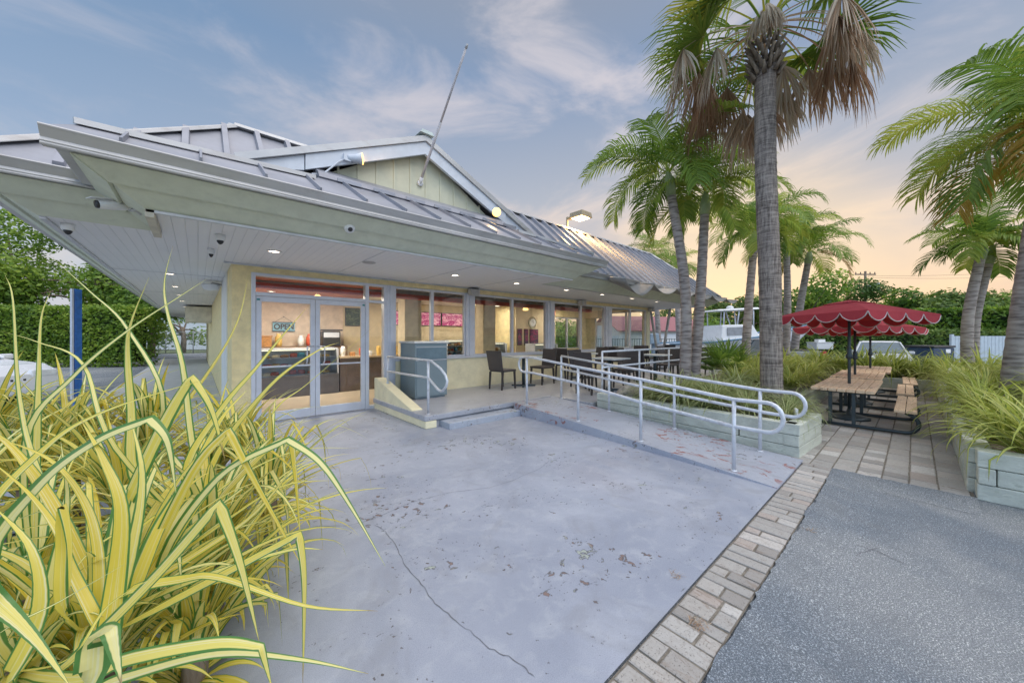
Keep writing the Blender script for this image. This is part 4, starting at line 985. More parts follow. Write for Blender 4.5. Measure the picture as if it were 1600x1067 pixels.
timber_wall('thick sage timber planter wall at the right edge of the picture, facing the asphalt', (5.22, -.36), (5.22, -3.4), 3, h=.145, w=.17, seed=5, step=1.3)
timber_wall('sage timber planter wall along the right side of the picnic pavers', (5.32, -.39), (14.2, -.42), 3, h=.14, seed=6, step=1.5)
def soil(name, ring, z, seed, amp=.03):
    bm = bmesh.new(); f = bm.faces.new([bm.verts.new((x, y, z)) for x, y in ring]); bmesh.ops.triangulate(bm, faces=[f]); bmesh.ops.subdivide_edges(bm, edges=bm.edges[:], cuts=14, use_grid_fill=True)
    for v in bm.verts: v.co.z += amp * noise.noise(Vector((v.co.x * 1.7 + seed, v.co.y * 1.7, 0))) + amp * .5 * noise.noise(Vector((v.co.x * 6, v.co.y * 6 + seed, 0)))
    me = bpy.data.meshes.new(name); bm.to_mesh(me); bm.free(); me.materials.append(M_DIRT); o = bpy.data.objects.new(name, me); COL.objects.link(o); return struct(o)
soil('planter_soil', [(5.36, 1.02), (6.3, 1.0), (7.9, 1.55), (14.2, 1.5), (14.2, 3.9), (5.58, 3.9)], .31, 1)
soil('planter_soil', [(5.26, -.44), (14.3, -.46), (14.3, -7), (5.26, -7)], .33, 2)
soil('planter_soil', [(14.3, 6), (14.3, -7), (17.5, -7), (17.5, 6)], .25, 3)

# ================================================================== PICNIC SETS
def plank_mat():
    m, nt, p = new_mat('pine_planks'); v = _vec(nt, (1.2, 14, 14))
    n = _noise(nt, v, 2.5, 7, .65, 1.2); k = _noise(nt, _vec(nt, (3, 9, 9)), 1.4, 2, .5)
    c = _mix(nt, _range(nt, n, .35, .68), (.86, .64, .43), (.66, .46, .29)); c = _mix(nt, _math(nt, 'MULTIPLY', _range(nt, k, .62, .72), .6), c, (.20, .11, .07))
    nt.links.new(c, p.inputs['Base Color']); p.inputs['Roughness'].default_value = .65; _bump(nt, p, n, .2, .004); return m
M_PINE = plank_mat()
def picnic():
    t = thing('picnic_table', 'x', 'picnic table', (0, 0, 0), 'wooden picnic tables with one bench')
    g = MB(); n = 7; w = .74 / n
    for k in range(n): y = -.37 + w * k; g.box(-1.03 + (k % 3) * .006, .97 - (k % 2) * .008, y + .004, y + w - .004, .555, .60)
    g.build('tabletop', M_PINE, t, bevel=.005)
    g = MB()
    for y0, y1 in ((-.78, -.672), (-.664, -.556)): g.box(-1.0, .85, y0, y1, .325, .36)
    g.build('bench_seat', M_PINE, t, bevel=.005)
    for x in (-.90, .32):
        g = MB(); g.tube([(x, .34, .035), (x, -.62, .035)] + arc((x, -.66, .17), .135, -90, 60, 7, (0, -1, 0), (0, 0, 1))[::1] + [(x, -.67, .322)], .026, 8); g.build('floor_beam', M_STEEL, t, True)
        for y in (-.13, .14):
            g = MB(); g.box(x - .028, x + .028, y - .022, y + .022, .055, .552); g.build('leg', M_STEEL, t, bevel=.004)
        g = MB(); g.box(x - .025, x + .025, -.33, .33, .53, .553); g.build('top_bracket', M_STEEL, t)
    return t
pt = picnic()
for k, (x, y, w) in enumerate(((8.5, .76, 'nearest wooden picnic table, under the front red umbrella'), (10.72, .80, 'middle wooden picnic table of the row'), (12.85, .76, 'farthest wooden picnic table, by the yellow plants'))):
    if k == 0: pt.location = (x, y, 0); pt['label'] = w
    else: dup(pt, (x, y, 0), .01 * k, w)
def canvas():
    m, nt, p = new_mat('red_canvas'); v = _vec(nt)
    n = _noise(nt, v, 3, 5, .6); f = _noise(nt, v, 300, 2, .5)
    c = _mix(nt, n, (.56, .05, .075), (.66, .09, .11)); nt.links.new(c, p.inputs['Base Color']); p.inputs['Roughness'].default_value = .75; _bump(nt, p, _math(nt, 'ADD', _math(nt, 'MULTIPLY', f, .06), _noise(nt, _vec(nt, (1, 1, .5)), 5, 3, .5, .8)), .55, .03)
    o = nt.nodes['Material Output']; mx = nt.nodes.new('ShaderNodeMixShader'); tl = nt.nodes.new('ShaderNodeBsdfTranslucent'); nt.links.new(c, tl.inputs[0]); mx.inputs[0].default_value = .3
    nt.links.new(p.outputs[0], mx.inputs[1]); nt.links.new(tl.outputs[0], mx.inputs[2]); nt.links.new(mx.outputs[0], o.inputs[0]); return m
M_CANV = canvas(); M_PIPING = mat('white_piping', (.62, .52, .52), .7)
def umbrella():
    t = thing('patio_umbrella', 'x', 'umbrella', (0, 0, 0), 'scalloped red umbrellas')
    Rr, ze, za = 1.06, 1.765, 2.01; cs = [Vector((Rr * math.cos(R(90 * k)), Rr * math.sin(R(90 * k)), 0)) for k in range(4)]
    g = MB(); n = 10
    def surf(scale0, scale1, z0, z1, m=6, sag=.03):
        for k in range(4):
            a, b = cs[k], cs[(k + 1) % 4]; o_ = len(g.v)
            for j in range(m + 1):
                v = j / m; s_ = scale0 + (scale1 - scale0) * v
                for i in range(n + 1):
                    u = i / n; p = a.lerp(b, u) * s_; z = z0 + (z1 - z0) * v - sag * math.sin(math.pi * u) * (s_) * math.sin(math.pi * min(v * .5 + .5, 1)) * 1.0 * (1 - v)
                    g.v.append((p.x, p.y, z))
            for j in range(m):
                for i in range(n): q = o_ + j * (n + 1) + i; g.face((q, q + 1, q + n + 2, q + n + 1))
    surf(1, .26, ze, za - .03); o = g.build('canopy', M_CANV, t); o.modifiers.new('thick', 'SOLIDIFY').thickness = .003
    g = MB(); surf(.33, .0, za - .035, za + .035, 4, .01); o2 = g.build('vent_cap', M_CANV, t); o2.modifiers.new('thick', 'SOLIDIFY').thickness = .003
    g = MB(); pipe = []
    for k in range(4):
        a, b = cs[k], cs[(k + 1) % 4]; o_ = len(g.v); N = 4; M = 10; line = []
        for i in range(N * M + 1):
            u = i / (N * M); p = a.lerp(b, u); ph = (i % M) / M; d = .02 + .135 * abs(math.sin(math.pi * ph)) ** .6 if i % M else .02
            out = p.normalized() * .012 * abs(math.sin(math.pi * ph))
            zz = ze - .005 - .0 
            g.v.append((p.x, p.y, ze)); g.v.append((p.x + out.x, p.y + out.y, ze - d)); line.append(Vector((p.x + out.x, p.y + out.y, ze - d)))
        for i in range(N * M): q = o_ + 2 * i; g.face((q, q + 1, q + 3, q + 2))
        pipe.append(line)
    vl = g.build('valance', M_CANV, t)
    vl.modifiers.new('thick', 'SOLIDIFY').thickness = .003
    g = MB()
    for line in pipe: g.tube(line, .008, 5)
    g.build('piping', M_PIPING, vl)
    g = MB(); g.tube([(0, 0, .05), (0, 0, za + .02)], .022, 12); g.build('pole', M_STEEL, t, True)
    g = MB(); g.lathe([(.024, 1.02), (.045, 1.04), (.045, 1.10), (.032, 1.12), (.032, 1.2), (.024, 1.22)], (0, 0, 0), 14); g.tube([(0, -.04, 1.08), (0, -.10, 1.08), (0, -.10, 1.13)], .008, 6); g.build('crank_hub', M_STEEL, t, True)
    g = MB(); g.lathe([(.27, 0), (.27, .03), (.20, .06), (.05, .07), (.03, .16)], (0, 0, 0), 24); g.build('base', M_STEEL, t, True)
    tl = Matrix.Translation((0, 0, 1.9)) @ Matrix.Rotation(R(2.6), 4, 'Y') @ Matrix.Translation((0, 0, -1.9))
    for k in range(8):
        a = R(45 * k); rr = Rr * (.97 if k % 2 == 0 else .68); g = MB(); g.tube([(0, 0, za - .04), (rr * math.cos(a), rr * math.sin(a), ze - .01)], .008, 5); g.build('rib', M_STEEL, t)
    for ch in t.children:
        if ch.name.split('.')[0] in ('canopy', 'vent_cap', 'valance', 'rib'):
            ch.data.transform(tl)
            for q in ch.children: q.data.transform(tl)
    return t
um = umbrella()
for k, (x, y, w) in enumerate(((8.45, .755, 'red scalloped umbrella in front, over the nearest picnic table'), (10.5, .85, 'second red scalloped umbrella, mostly hidden behind the front one'), (12.9, .76, 'third red scalloped umbrella, farthest back over the last table'))):
    if k == 0: um.location = (x, y, 0); um.rotation_euler = (0, 0, R(16)); um['label'] = w
    else: dup(um, (x, y, 0), R(16 + 4 * k), w).scale = (1, 1, .90)

# white sign wedge and small black bollard light by the right planter
p = px(1486, 583, 8.2); t = thing('garden_light', 'small tilted white garden light standing among the yellow plants', 'garden light', (p.x, p.y, .33))
g = MB(); g.tube([(p.x, p.y, .33), (p.x, p.y, p.z - .08)], .015, 6); g.build('stake', M_BLACK, t)
g = MB(); g.obox(p, (.22, .05, .17), R(-20), ('Y', R(30))); g.build('head', M_WHITE, t, bevel=.01)
p = px(1244, 660, 5.0); t = thing('tag_plate', 'small white plate on a stake near the ramp rail loop', 'plate', (5.75, 1.0, .31))
g = MB(); g.box(5.74, 5.76, 1.02, 1.04, .30, .47); g.build('stake', M_STEEL, t)
g = MB(); g.obox((5.69, 1.0, .44), (.09, .03, .12), R(20)); g.build('plate', M_WHITE, t, bevel=.004)
# blue post on the left
a = px(114, 452, 5.2); b = px(121, 580, 5.2); t = thing('blue_post', 'narrow blue metal sign post standing in front of the hedge', 'post', (b.x, b.y, 0))
g = MB(); g.obox((b.x, b.y, a.z / 2), (.075, .05, a.z), R(41)); g.build('post', mat('blue_paint', (.03, .15, .46), .45, var=.2, scale=14), t, bevel=.006)
g = MB(); g.obox(Vector((b.x, b.y, a.z * .62)) + Vector((-.045, -.04, 0)), (.02, .035, a.z * .76), R(41)); g.build('back_flange', M_ALU, t)

# ================================================================== FOLIAGE MATERIALS
M_PAND = leaf_mat('striped_strap_leaf', [(.74, .58, .05), (.86, .74, .14), (.88, .82, .36)], .38, .38, strap=((.10, .26, .06), (.88, .84, .50), .335))
M_YELL = leaf_mat('yellow_strap_leaf', [(.32, .42, .06), (.58, .62, .12), (.76, .74, .28)], .4, .45, strap=((.16, .26, .05), (.66, .62, .26), .36))
M_GRASSY = leaf_mat('pale_grass_leaf', [(.32, .40, .15), (.50, .54, .24), (.64, .62, .34)], .4, .5, strap=((.14, .22, .07), (.50, .50, .28), .34))
M_PALM = leaf_mat('palm_leaflet', [(.12, .22, .04), (.26, .39, .06), (.48, .52, .09)], .45, .42)
M_GOLD = leaf_mat('yellowing_frond', [(.34, .20, .03), (.42, .30, .05)], .35, .5)
M_FAN = leaf_mat('fan_leaf', [(.10, .19, .03), (.21, .32, .05), (.42, .40, .06)], .4, .45)
M_DEAD = leaf_mat('dead_fan_leaf', [(.34, .19, .11), (.50, .34, .22), (.62, .55, .45)], .35, .7)
M_TREE = leaf_mat('tree_leaf', [(.05, .12, .02), (.17, .30, .035), (.38, .50, .06)], .4, .5)
M_HEDGE = leaf_mat('hedge_leaf', [(.07, .15, .02), (.20, .33, .035), (.40, .50, .07)], .4, .5)
M_FAR = leaf_mat('far_tree_leaf', [(.05, .11, .025), (.13, .22, .04), (.28, .36, .07)], .35, .6)
def bark(name, c0, c1, scale, stretch, bump):
    m, nt, p = new_mat(name); v = _vec(nt, stretch)
    n = _noise(nt, v, scale, 7, .7, .6); w = nt.nodes.new('ShaderNodeTexVoronoi'); w.inputs['Scale'].default_value = scale * .8; nt.links.new(v, w.inputs['Vector'])
    f = _math(nt, 'ADD', _math(nt, 'MULTIPLY', n, .65), _math(nt, 'MULTIPLY', w.outputs[0], .45))
    c = _mix(nt, _range(nt, f, .32, .72), c0, c1); nt.links.new(c, p.inputs['Base Color']); p.inputs['Roughness'].default_value = .9
    _bump(nt, p, f, bump, .02); return m
M_BARK1 = bark('ringed_palm_bark', (.17, .14, .13), (.42, .37, .34), 5, (1, 1, 5), .8)
M_BARK2 = bark('rough_palm_bark', (.13, .11, .095), (.33, .285, .25), 16, (1.7, 1.7, 1.5), 1.0)
def fissured():
    m, nt, p = new_mat('fissured_palm_bark'); n1 = _noise(nt, _vec(nt, (1.2, 1.2, 14)), 3.2, 6, .65, .5); n2 = _noise(nt, _vec(nt, (14, 14, 1.6)), 2.6, 6, .7, .4); n3 = _noise(nt, _vec(nt), 1.4, 5, .6)
    f = _math(nt, 'ADD', _math(nt, 'MULTIPLY', n1, .5), _math(nt, 'MULTIPLY', n2, .55))
    c = _mix(nt, _range(nt, f, .40, .66), (.10, .08, .07), (.40, .345, .30)); c = _mix(nt, _math(nt, 'MULTIPLY', _range(nt, n3, .45, .7), .4), c, (.26, .22, .20))
    nt.links.new(c, p.inputs['Base Color']); p.inputs['Roughness'].default_value = .9; _bump(nt, p, f, 1.0, .03); return m
M_BARK2 = fissured()
M_BARK3 = bark('tree_bark', (.10, .075, .055), (.26, .21, .16), 8, (2, 2, .5), .7)
M_SHAFT = mat('crownshaft', (.30, .38, .20), .5, var=.2, scale=4)

def catmull(P, n=6, kinks=()):
    out = []
    for i in range(len(P) - 1):
        a = P[i - 1] if i > 0 and i not in kinks else P[i] * 2 - P[i + 1] if i not in kinks else P[i] - (P[i + 1] - P[i]) * .3
        b, c = P[i], P[i + 1]
        d = P[i + 2] if i + 2 < len(P) and (i + 1) not in kinks else c + (c - b) * .5
        for k in range(n):
            t = k / n
            out.append(.5 * ((2 * b) + (c - a) * t + (2 * a - 5 * b + 4 * c - d) * t * t + (3 * b - a - 3 * c + d) * t ** 3))
    out.append(P[-1]); return out
def strap(mb, base, az, el, L, w, droop, rn, n=10, kink=None, fold=.22, curl=0.):
    p = Vector(base); pts = [p.copy()]; ws = []; nors = []; pitch = el; d0 = 0
    for k in range(n + 1):
        t = k / n; ws.append(w * (min(1, .55 + 1.6 * t)) * max(.02, (1 - t ** 1.9)))
        h = Vector((math.cos(az), math.sin(az), 0)); nors.append((Vector((0, 0, 1)) * math.cos(pitch) - h * math.sin(pitch)))
        if k == n: break
        pitch -= droop / n * (.3 + 1.6 * t)
        if kink and abs(t - kink[0]) < .5 / n: pitch -= kink[1]
        pitch = max(pitch, -1.5); az += curl / n
        p = p + (h * math.cos(pitch) + Vector((0, 0, 1)) * math.sin(pitch)) * (L / n); pts.append(p.copy())
    mb.ribbon(pts, ws, nors, rn, fold)
def strap_plant(seed, n, L, w, el=(.25, 1.45), droop=(1.0, 2.4), seg=7, kinkp=.1):
    rn = random.Random(seed); mb = MB()
    for k in range(n):
        a = rn.uniform(0, 6.283); r = rn.uniform(0, .10); e = rn.uniform(*el)
        strap(mb, (r * math.cos(a), r * math.sin(a), rn.uniform(0, .12)), a + rn.uniform(-.4, .4), e, L * rn.uniform(.65, 1.1), w * rn.uniform(.7, 1.15), rn.uniform(*droop), (rn.random(), rn.random()), seg,
              (rn.uniform(.4, .8), rn.uniform(.6, 1.4)) if rn.random() < kinkp else None, .2, rn.uniform(-.3, .3))
    return mb

# ================================================================== FOREGROUND PANDANUS
HAND = [  # photo polyline from base to tip, distance at base and tip, width in px, kink indices
 ([(217, 760), (205, 640), (199, 546), (206, 500), (233, 433)], 1.55, 1.5, 25, ()),
 ([(57, 700), (60, 600), (64, 500), (79, 455)], 1.45, 1.5, 17, ()),
 ([(290, 740), (345, 640), (400, 575), (445, 520), (482, 478)], 1.7, 2.0, 19, ()),
 ([(40, 690), (115, 588), (199, 517), (278, 465), (326, 434)], 1.35, 1.6, 14, ()),
 ([(300, 690), (285, 570), (262, 490), (257, 440), (270, 384)], 1.8, 1.9, 16, ()),
 ([(255, 640), (200, 515), (140, 455), (78, 400)], 1.75, 1.8, 13, ()),
 ([(330, 730), (420, 605), (493, 550), (530, 535)], 1.8, 2.1, 16, ()),
 ([(180, 700), (130, 570), (60, 535), (0, 517)], 1.4, 1.5, 13, ()),
 ([(245, 690), (330, 575), (372, 500), (388, 430)], 1.9, 2.1, 12, ()),
 ([(350, 760), (430, 640), (480, 600), (590, 505)], 2.2, 2.5, 8, ()),
 ([(161, 1030), (182, 905), (189, 792), (161, 717), (126, 655)], .95, 1.0, 36, ()),
 ([(170, 980), (208, 850), (222, 740), (203, 650)], 1.05, 1.2, 28, ()),
 ([(185, 975), (245, 830), (300, 740), (345, 655), (385, 610)], 1.1, 1.5, 26, ()),
 ([(190, 985), (260, 860), (330, 760), (400, 690)], 1.15, 1.5, 24, ()),
 ([(75, 1060), (225, 920), (342, 787), (375, 880), (405, 1003)], .90, .92, 24, (2,)),
 ([(200, 940), (300, 740), (357, 672), (400, 755), (472, 884)], 1.2, 1.25, 17, (2,)),
 ([(250, 890), (340, 748), (450, 687), (500, 722), (545, 786), (602, 884)], 1.25, 1.2, 16, (2,)),
 ([(230, 960), (375, 884), (467, 835), (475, 910), (473, 1070)], 1.05, 1.0, 17, (2,)),
 ([(190, 930), (285, 905), (345, 903), (476, 946), (590, 954)], .98, .95, 22, ()),
 ([(125, 1080), (150, 1000), (172, 985), (190, 1070)], .72, .66, 44, (2,)),
 ([(-60, 900), (0, 945), (56, 1000), (112, 1075)], .62, .60, 42, ()),
 ([(120, 1060), (200, 1030), (337, 1005), (408, 1010), (425, 1075)], .78, .76, 26, (3,)),
 ([(120, 1085), (190, 1060), (337, 1022), (469, 1030), (576, 1052)], .86, .84, 27, ()),
 ([(161, 990), (112, 890), (90, 830), (45, 770), (-20, 715)], .95, 1.0, 20, ()),
 ([(155, 960), (152, 850), (127, 775), (75, 716), (-10, 682)], 1.0, 1.1, 19, ()),
 ([(105, 1030), (170, 945), (262, 890)], .70, .72, 8, ()),
 ([(-10, 1000), (94, 939), (200, 878)], .68, .70, 7, ()),
 ([(60, 1000), (85, 880), (105, 785), (95, 690)], 1.0, 1.1, 22, ()),
 ([(100, 960), (97, 850), (97, 790), (108, 850), (108, 950)], .9, .88, 15, (2,)),
 ([(165, 960), (90, 800), (20, 700), (-40, 660)], 1.15, 1.25, 22, ()),
 ([(150, 940), (60, 740), (30, 620), (20, 470), (8, 430)], 1.3, 1.4, 19, ()),
 ([(200, 930), (300, 870), (400, 800), (480, 700)], 1.2, 1.4, 19, ()),
 ([(210, 920), (330, 830), (440, 760), (530, 750)], 1.3, 1.45, 17, ()),
 ([(240, 860), (350, 760), (460, 705), (560, 700)], 1.6, 1.8, 13, ()),
 ([(205, 950), (320, 900), (450, 860), (505, 858)], 1.15, 1.2, 17, ()),
 ([(150, 900), (230, 720), (270, 640), (300, 590), (330, 640), (352, 720)], 1.3, 1.35, 20, (3,)),
 ([(-20, 880), (60, 760), (150, 690), (235, 655), (262, 690), (275, 770)], 1.0, 1.0, 26, (3,)),
 ([(-30, 830), (70, 700), (170, 640), (330, 590)], 1.1, 1.3, 15, ()),
 ([(0, 1080), (60, 960), (50, 860), (-10, 790)], .75, .78, 34, ()),
 ([(330, 800), (420, 700), (455, 690), (462, 750), (470, 850)], 1.5, 1.5, 12, (2,)),
]
rosettes = [((150, 1000), 1.15, 54, .85, .022), ((50, 930), 1.45, 54, .85, .022), ((330, 860), 1.75, 58, .85, .023), ((420, 760), 2.4, 60, .82, .021),
            ((190, 770), 2.2, 60, .85, .023), ((20, 1050), 1.0, 24, .7, .022), ((300, 990), 1.4, 48, .75, .022), ((40, 740), 2.3, 60, .85, .023), ((330, 730), 2.9, 52, .80, .020), ((-160, 900), 1.5, 24, 1.0, .021),
            ((110, 690), 2.55, 60, .8, .024), ((235, 690), 2.8, 60, .8, .024), ((-30, 700), 2.5, 50, .85, .024), ((370, 700), 2.9, 50, .75, .022)]
ROSL = ['large striped pandanus in the near foreground, its broad leaves bent over', 'striped pandanus at the left edge of the picture', 'striped pandanus leaning out over the painted concrete', 'small striped pandanus closest to the glass doors',
        'upright striped pandanus before the hedge', 'striped pandanus cut by the bottom left corner', 'low striped pandanus spreading over the concrete edge', 'striped pandanus before the parked white car', 'striped pandanus beside the pale side walk', 'striped pandanus beyond the left edge of the picture', 'striped pandanus just left of the blue post', 'striped pandanus just right of the blue post', 'striped pandanus in front of the white bonnet', 'striped pandanus at the shop corner']
hand_of = [[] for _ in rosettes]
for h in HAND:
    x, y = h[0][0]; q = min(range(len(rosettes)), key=lambda k: (rosettes[k][0][0] - x) ** 2 + (rosettes[k][0][1] - y) ** 2 + (400 * (rosettes[k][1] - h[1])) ** 2); hand_of[q].append(h)
for q, ((x, y), d, n, L_, w) in enumerate(rosettes):
    c = px(x, y, d); rn = random.Random(100 + q); t = thing('striped_pandanus', ROSL[q], 'plant', (c.x, c.y, 0), 'variegated pandanus plants at the front left')
    mb = MB(); camp = Vector((0, 0, EYE))
    for k in range(n):
        a = rn.uniform(0, 6.283); el = rn.uniform(.35, 1.45)
        to = (camp - c); to.z = 0
        if math.cos(a - math.atan2(to.y, to.x)) > .55 and el < 1.1: el = rn.uniform(1.1, 1.45)
        Lk = L_ * rn.uniform(.6, 1.05)
        if d < 1.6 and math.cos(a - math.atan2(to.y, to.x)) > .3: Lk *= .6
        strap(mb, c + Vector((.05 * math.cos(a), .05 * math.sin(a), rn.uniform(-.1, .05))), a, el, Lk, w * rn.uniform(.7, 1.15), rn.uniform(.5, 1.9), (rn.random(), rn.random()), 12,
              (rn.uniform(.45, .8), rn.uniform(.9, 1.9)) if rn.random() < .28 else None, .16, rn.uniform(-.3, .3))
    for k in range(int(n * .8)):   # short inner and withered lower leaves
        a = rn.uniform(0, 6.283); strap(mb, c + Vector((.04 * math.cos(a), .04 * math.sin(a), -.18)), a, rn.uniform(-.2, .9), L_ * rn.uniform(.3, .5), w, rn.uniform(.8, 2.2), (rn.random() * .5, rn.random()), 8, None, .2)
    for (pts, d0, d1, wp, kk) in hand_of[q]:
        if d0 >= 1.3 and not kk: wp *= .8
        m = len(pts); P3 = [px(p[0], p[1], d0 + (d1 - d0) * k / (m - 1)) for k, p in enumerate(pts)]
        st0 = c + (P3[0] - c).normalized() * .03
        if (P3[0] - c).length > .10: P3 = [st0] + P3; kk = tuple(k_ + 1 for k_ in kk)
        C = catmull(P3, 6, kk); N_ = len(C); ws = []; nors = []
        for i, p in enumerate(C):
            t_ = i / (N_ - 1); wm = wp / 2 * (d0 + (d1 - d0) * t_) / FPX
            ws.append(wm * min(1, .75 + .9 * t_) * max(.02, ((1 - t_ ** 1.25) if d0 < 1.3 else (1 - t_) ** 1.15) if not kk else (1 - t_ ** 2.6))); nors.append(((camp - p).normalized() * .8 + Vector((0, 0, .7)) + Vector((rn.uniform(-.1, .1), 0, 0))).normalized())
        mb.ribbon(C, ws, nors, (rn.random(), rn.random()), .14)
    mb.build('foliage', M_PAND, t, True)
    g = MB(); g.tube([(c.x, c.y, -.02), (c.x + .01, c.y, c.z * .5), (c.x, c.y, max(.06, c.z))], [.05, .04, .045], 8); g.build('stem', M_BARK3, t, True)

# ================================================================== STRAP-LEAVED PLANTINGS
def scatter(protos, spots, name, label, group, sc=(.85, 1.15), seed=1, material=None):
    rn = random.Random(seed)
    for k, s in enumerate(spots):
        me = protos[k % len(protos)]; o = bpy.data.objects.new(name, me); COL.objects.link(o); o.location = s[:3]; f = rn.uniform(*sc) * (s[3] if len(s) > 3 else 1)
        o.scale = (f, f, f * rn.uniform(.9, 1.1)); o.rotation_euler = (0, 0, rn.uniform(0, 6.28))
        tag(o, label(k) if callable(label) else label, 'plant', group)
def proto(mb, m):
    o = mb.build('p', m, None, True); me = o.data; bpy.data.objects.remove(o); return me
YP = [proto(strap_plant(20 + k, 120, .92, .026, (.45, 1.5), (.9, 2.2), 8, .08), M_YELL) for k in range(4)]
rn = random.Random(31); spots = []
for k in range(34):
    x = 5.62 + (k % 12) * .72 + rn.uniform(-.2, .2); y = -.66 - (k // 12) * .85 + rn.uniform(-.12, .12); spots.append((x, y, .30, 1.0 if k // 12 else .82))
scatter(YP, spots, 'yellow_strap_plant', lambda k: 'yellow-green strap-leaved plant in the right planter, ' + ('front row along the pavers' if k < 12 else 'middle row round the palm trunks' if k < 24 else 'back row'), 'yellow plants in the right planter', seed=2)
spots = [(14.7 + (k % 2) * .75 + rn.uniform(-.2, .2), -3.6 + k * .25, .25, 1.0) for k in range(27)]
scatter(YP, spots, 'yellow_strap_plant', lambda k: 'bright yellow strap-leaved plant in the dense row closing the picnic area, ' + ('front line' if k % 2 == 0 else 'back line'), 'yellow plants behind the picnic tables', seed=3)
spots = [(9.2, 2.2, .3, .9), (10.2, 2.6, .3, 1), (11.2, 2.3, .3, .95), (12.2, 2.7, .3, 1), (13.2, 2.3, .3, 1), (12.0, 3.4, .3, .9), (13.4, 3.4, .3, .95), (9.4, 1.75, .3, .7), (11.0, 1.75, .3, .75), (8.6, 2.5, .3, .8), (10.0, 1.8, .3, .7), (10.7, 3.1, .3, .9), (11.8, 1.8, .3, .7), (12.7, 1.8, .3, .8), (13.6, 2.9, .3, .9)]
scatter(YP, spots, 'yellow_strap_plant', 'yellow strap-leaved plant behind the big palm trunk in the middle planter', 'yellow plants in the middle planter', seed=4)
GP = [proto(strap_plant(40 + k, 170, .80, .012, (.5, 1.5), (1.2, 2.6), 7, .05), M_GRASSY) for k in range(3)]
spots = [(5.75, 1.55, .3, .75), (6.05, 2.05, .3, .85), (6.55, 1.75, .3, .9), (5.95, 2.65, .3, .75), (6.9, 2.4, .3, .85), (5.72, 1.12, .3, .62), (6.25, 1.12, .28, .72), (6.75, 1.25, .25, .7), (7.2, 1.6, .28, .7), (5.66, 1.95, .3, .8), (5.66, 2.45, .3, .8), (5.75, 2.95, .3, .7), (6.4, 2.5, .3, .9), (7.5, 2.2, .3, .8)]
GL = ['right against the ramp rail', 'left of the big palm trunk', 'behind the big palm trunk', 'nearest the pile of rocks', 'between the rocks and the big trunk', 'at the planter corner by the ramp foot', 'spilling over the planter end', 'hanging over the pavers', 'beside the nearest picnic table', 'along the far ramp rail, lower end', 'along the far ramp rail, halfway up', 'along the far ramp rail, upper end', 'in the middle of the planter', 'before the yellow plants of the middle planter']
scatter(GP, spots, 'grass_clump', lambda k: 'pale green grassy clump ' + GL[k], 'grassy clumps round the big palm', seed=5)
# loose dry edge weeds
for k, (a, b) in enumerate(((1055, 900), (1085, 975), (1095, 975), (1265, 828))):
    q = gp(a, b); mb = MB(); r2 = random.Random(k)
    for j in range(26): aa = r2.uniform(0, 6.28); strap(mb, (q[0] + r2.uniform(-.03, .03), q[1] + r2.uniform(-.03, .03), 0), aa, r2.uniform(.2, 1.2), r2.uniform(.02, .05), .0016, 1.2, (r2.random(), 0), 3)
    tag(mb.build('dry_weed', M_DEAD, org=(q[0], q[1], 0)), 'tiny dry weed in the paver joint, ' + ['beside the asphalt halfway along', 'near the bottom edge, left one', 'near the bottom edge, right one', 'by the upper end of the strip'][k], 'weed', 'dry weeds in the joints')
# spiky dark fan shrub
def fan(mb, base, az, el, pet, seg, n, rn, dead=False, w=.02, hang=.4, petw=.012, spread=1.9, col=None):
    h = Vector((math.cos(az), math.sin(az), 0)); p = Vector(base); pts = [p.copy()]; pitch = el
    for k in range(6):
        pitch -= (.10 if not dead else .22) * hang; d = h * math.cos(pitch) + Vector((0, 0, math.sin(pitch))); p = p + d * pet / 6; pts.append(p.copy())
    c0 = rn.random() if col is None else col
    mb.ribbon(pts, [petw * (1.2 - .08 * k) for k in range(7)], [Vector((0, 0, 1))] * 7, (c0, .5), .3)
    side = d.cross(Vector((0, 0, 1))).normalized(); up = side.cross(d).normalized()
    for k in range(n):
        a = -spread + 2 * spread * k / (n - 1) + rn.uniform(-.05, .05)
        dd = (d * math.cos(a) + side * math.sin(a) + up * (.18 + .1 * rn.random())).normalized(); l = seg * (.72 + .28 * math.cos(a * .7)) * rn.uniform(.85, 1.08)
        if dead: dd = (dd * .55 + Vector((rn.uniform(-.15, .15), rn.uniform(-.15, .15), -1.0))).normalized()
        q0 = p; q1 = p + dd * l * .4; g_ = hang * (1.3 if dead else 1.0)
        d2 = (dd + Vector((0, 0, -.35 * g_))).normalized(); q2 = q1 + d2 * l * .33; d3 = (d2 + Vector((rn.uniform(-.2, .2), rn.uniform(-.2, .2), -.9 * g_))).normalized(); q3 = q2 + d3 * l * .30
        mb.ribbon([q0, q1, q2, q3], [w * .5, w, w * .75, w * .08], [up] * 4, (max(0, min(1, c0 + rn.uniform(-.25, .25))), .5), .35)
mb = MB(); r2 = random.Random(9); c = Vector((9.3, 2.9, .55))
for k in range(20): fan(mb, c, r2.uniform(0, 6.28), r2.uniform(.1, 1.4), r2.uniform(.3, .5), .5, 15, r2, False, .016, .25, .008, 1.5, r2.uniform(0, .35))
t = thing('fan_shrub', 'dark green spiky fan-leaved shrub in front of the boat', 'shrub', (c.x, c.y, .3)); mb.build('foliage', M_PALM, t, True)
g = MB(); g.tube([(c.x, c.y, .28), (c.x, c.y, .6)], [.10, .07], 8); g.build('stem', M_BARK3, t, True)
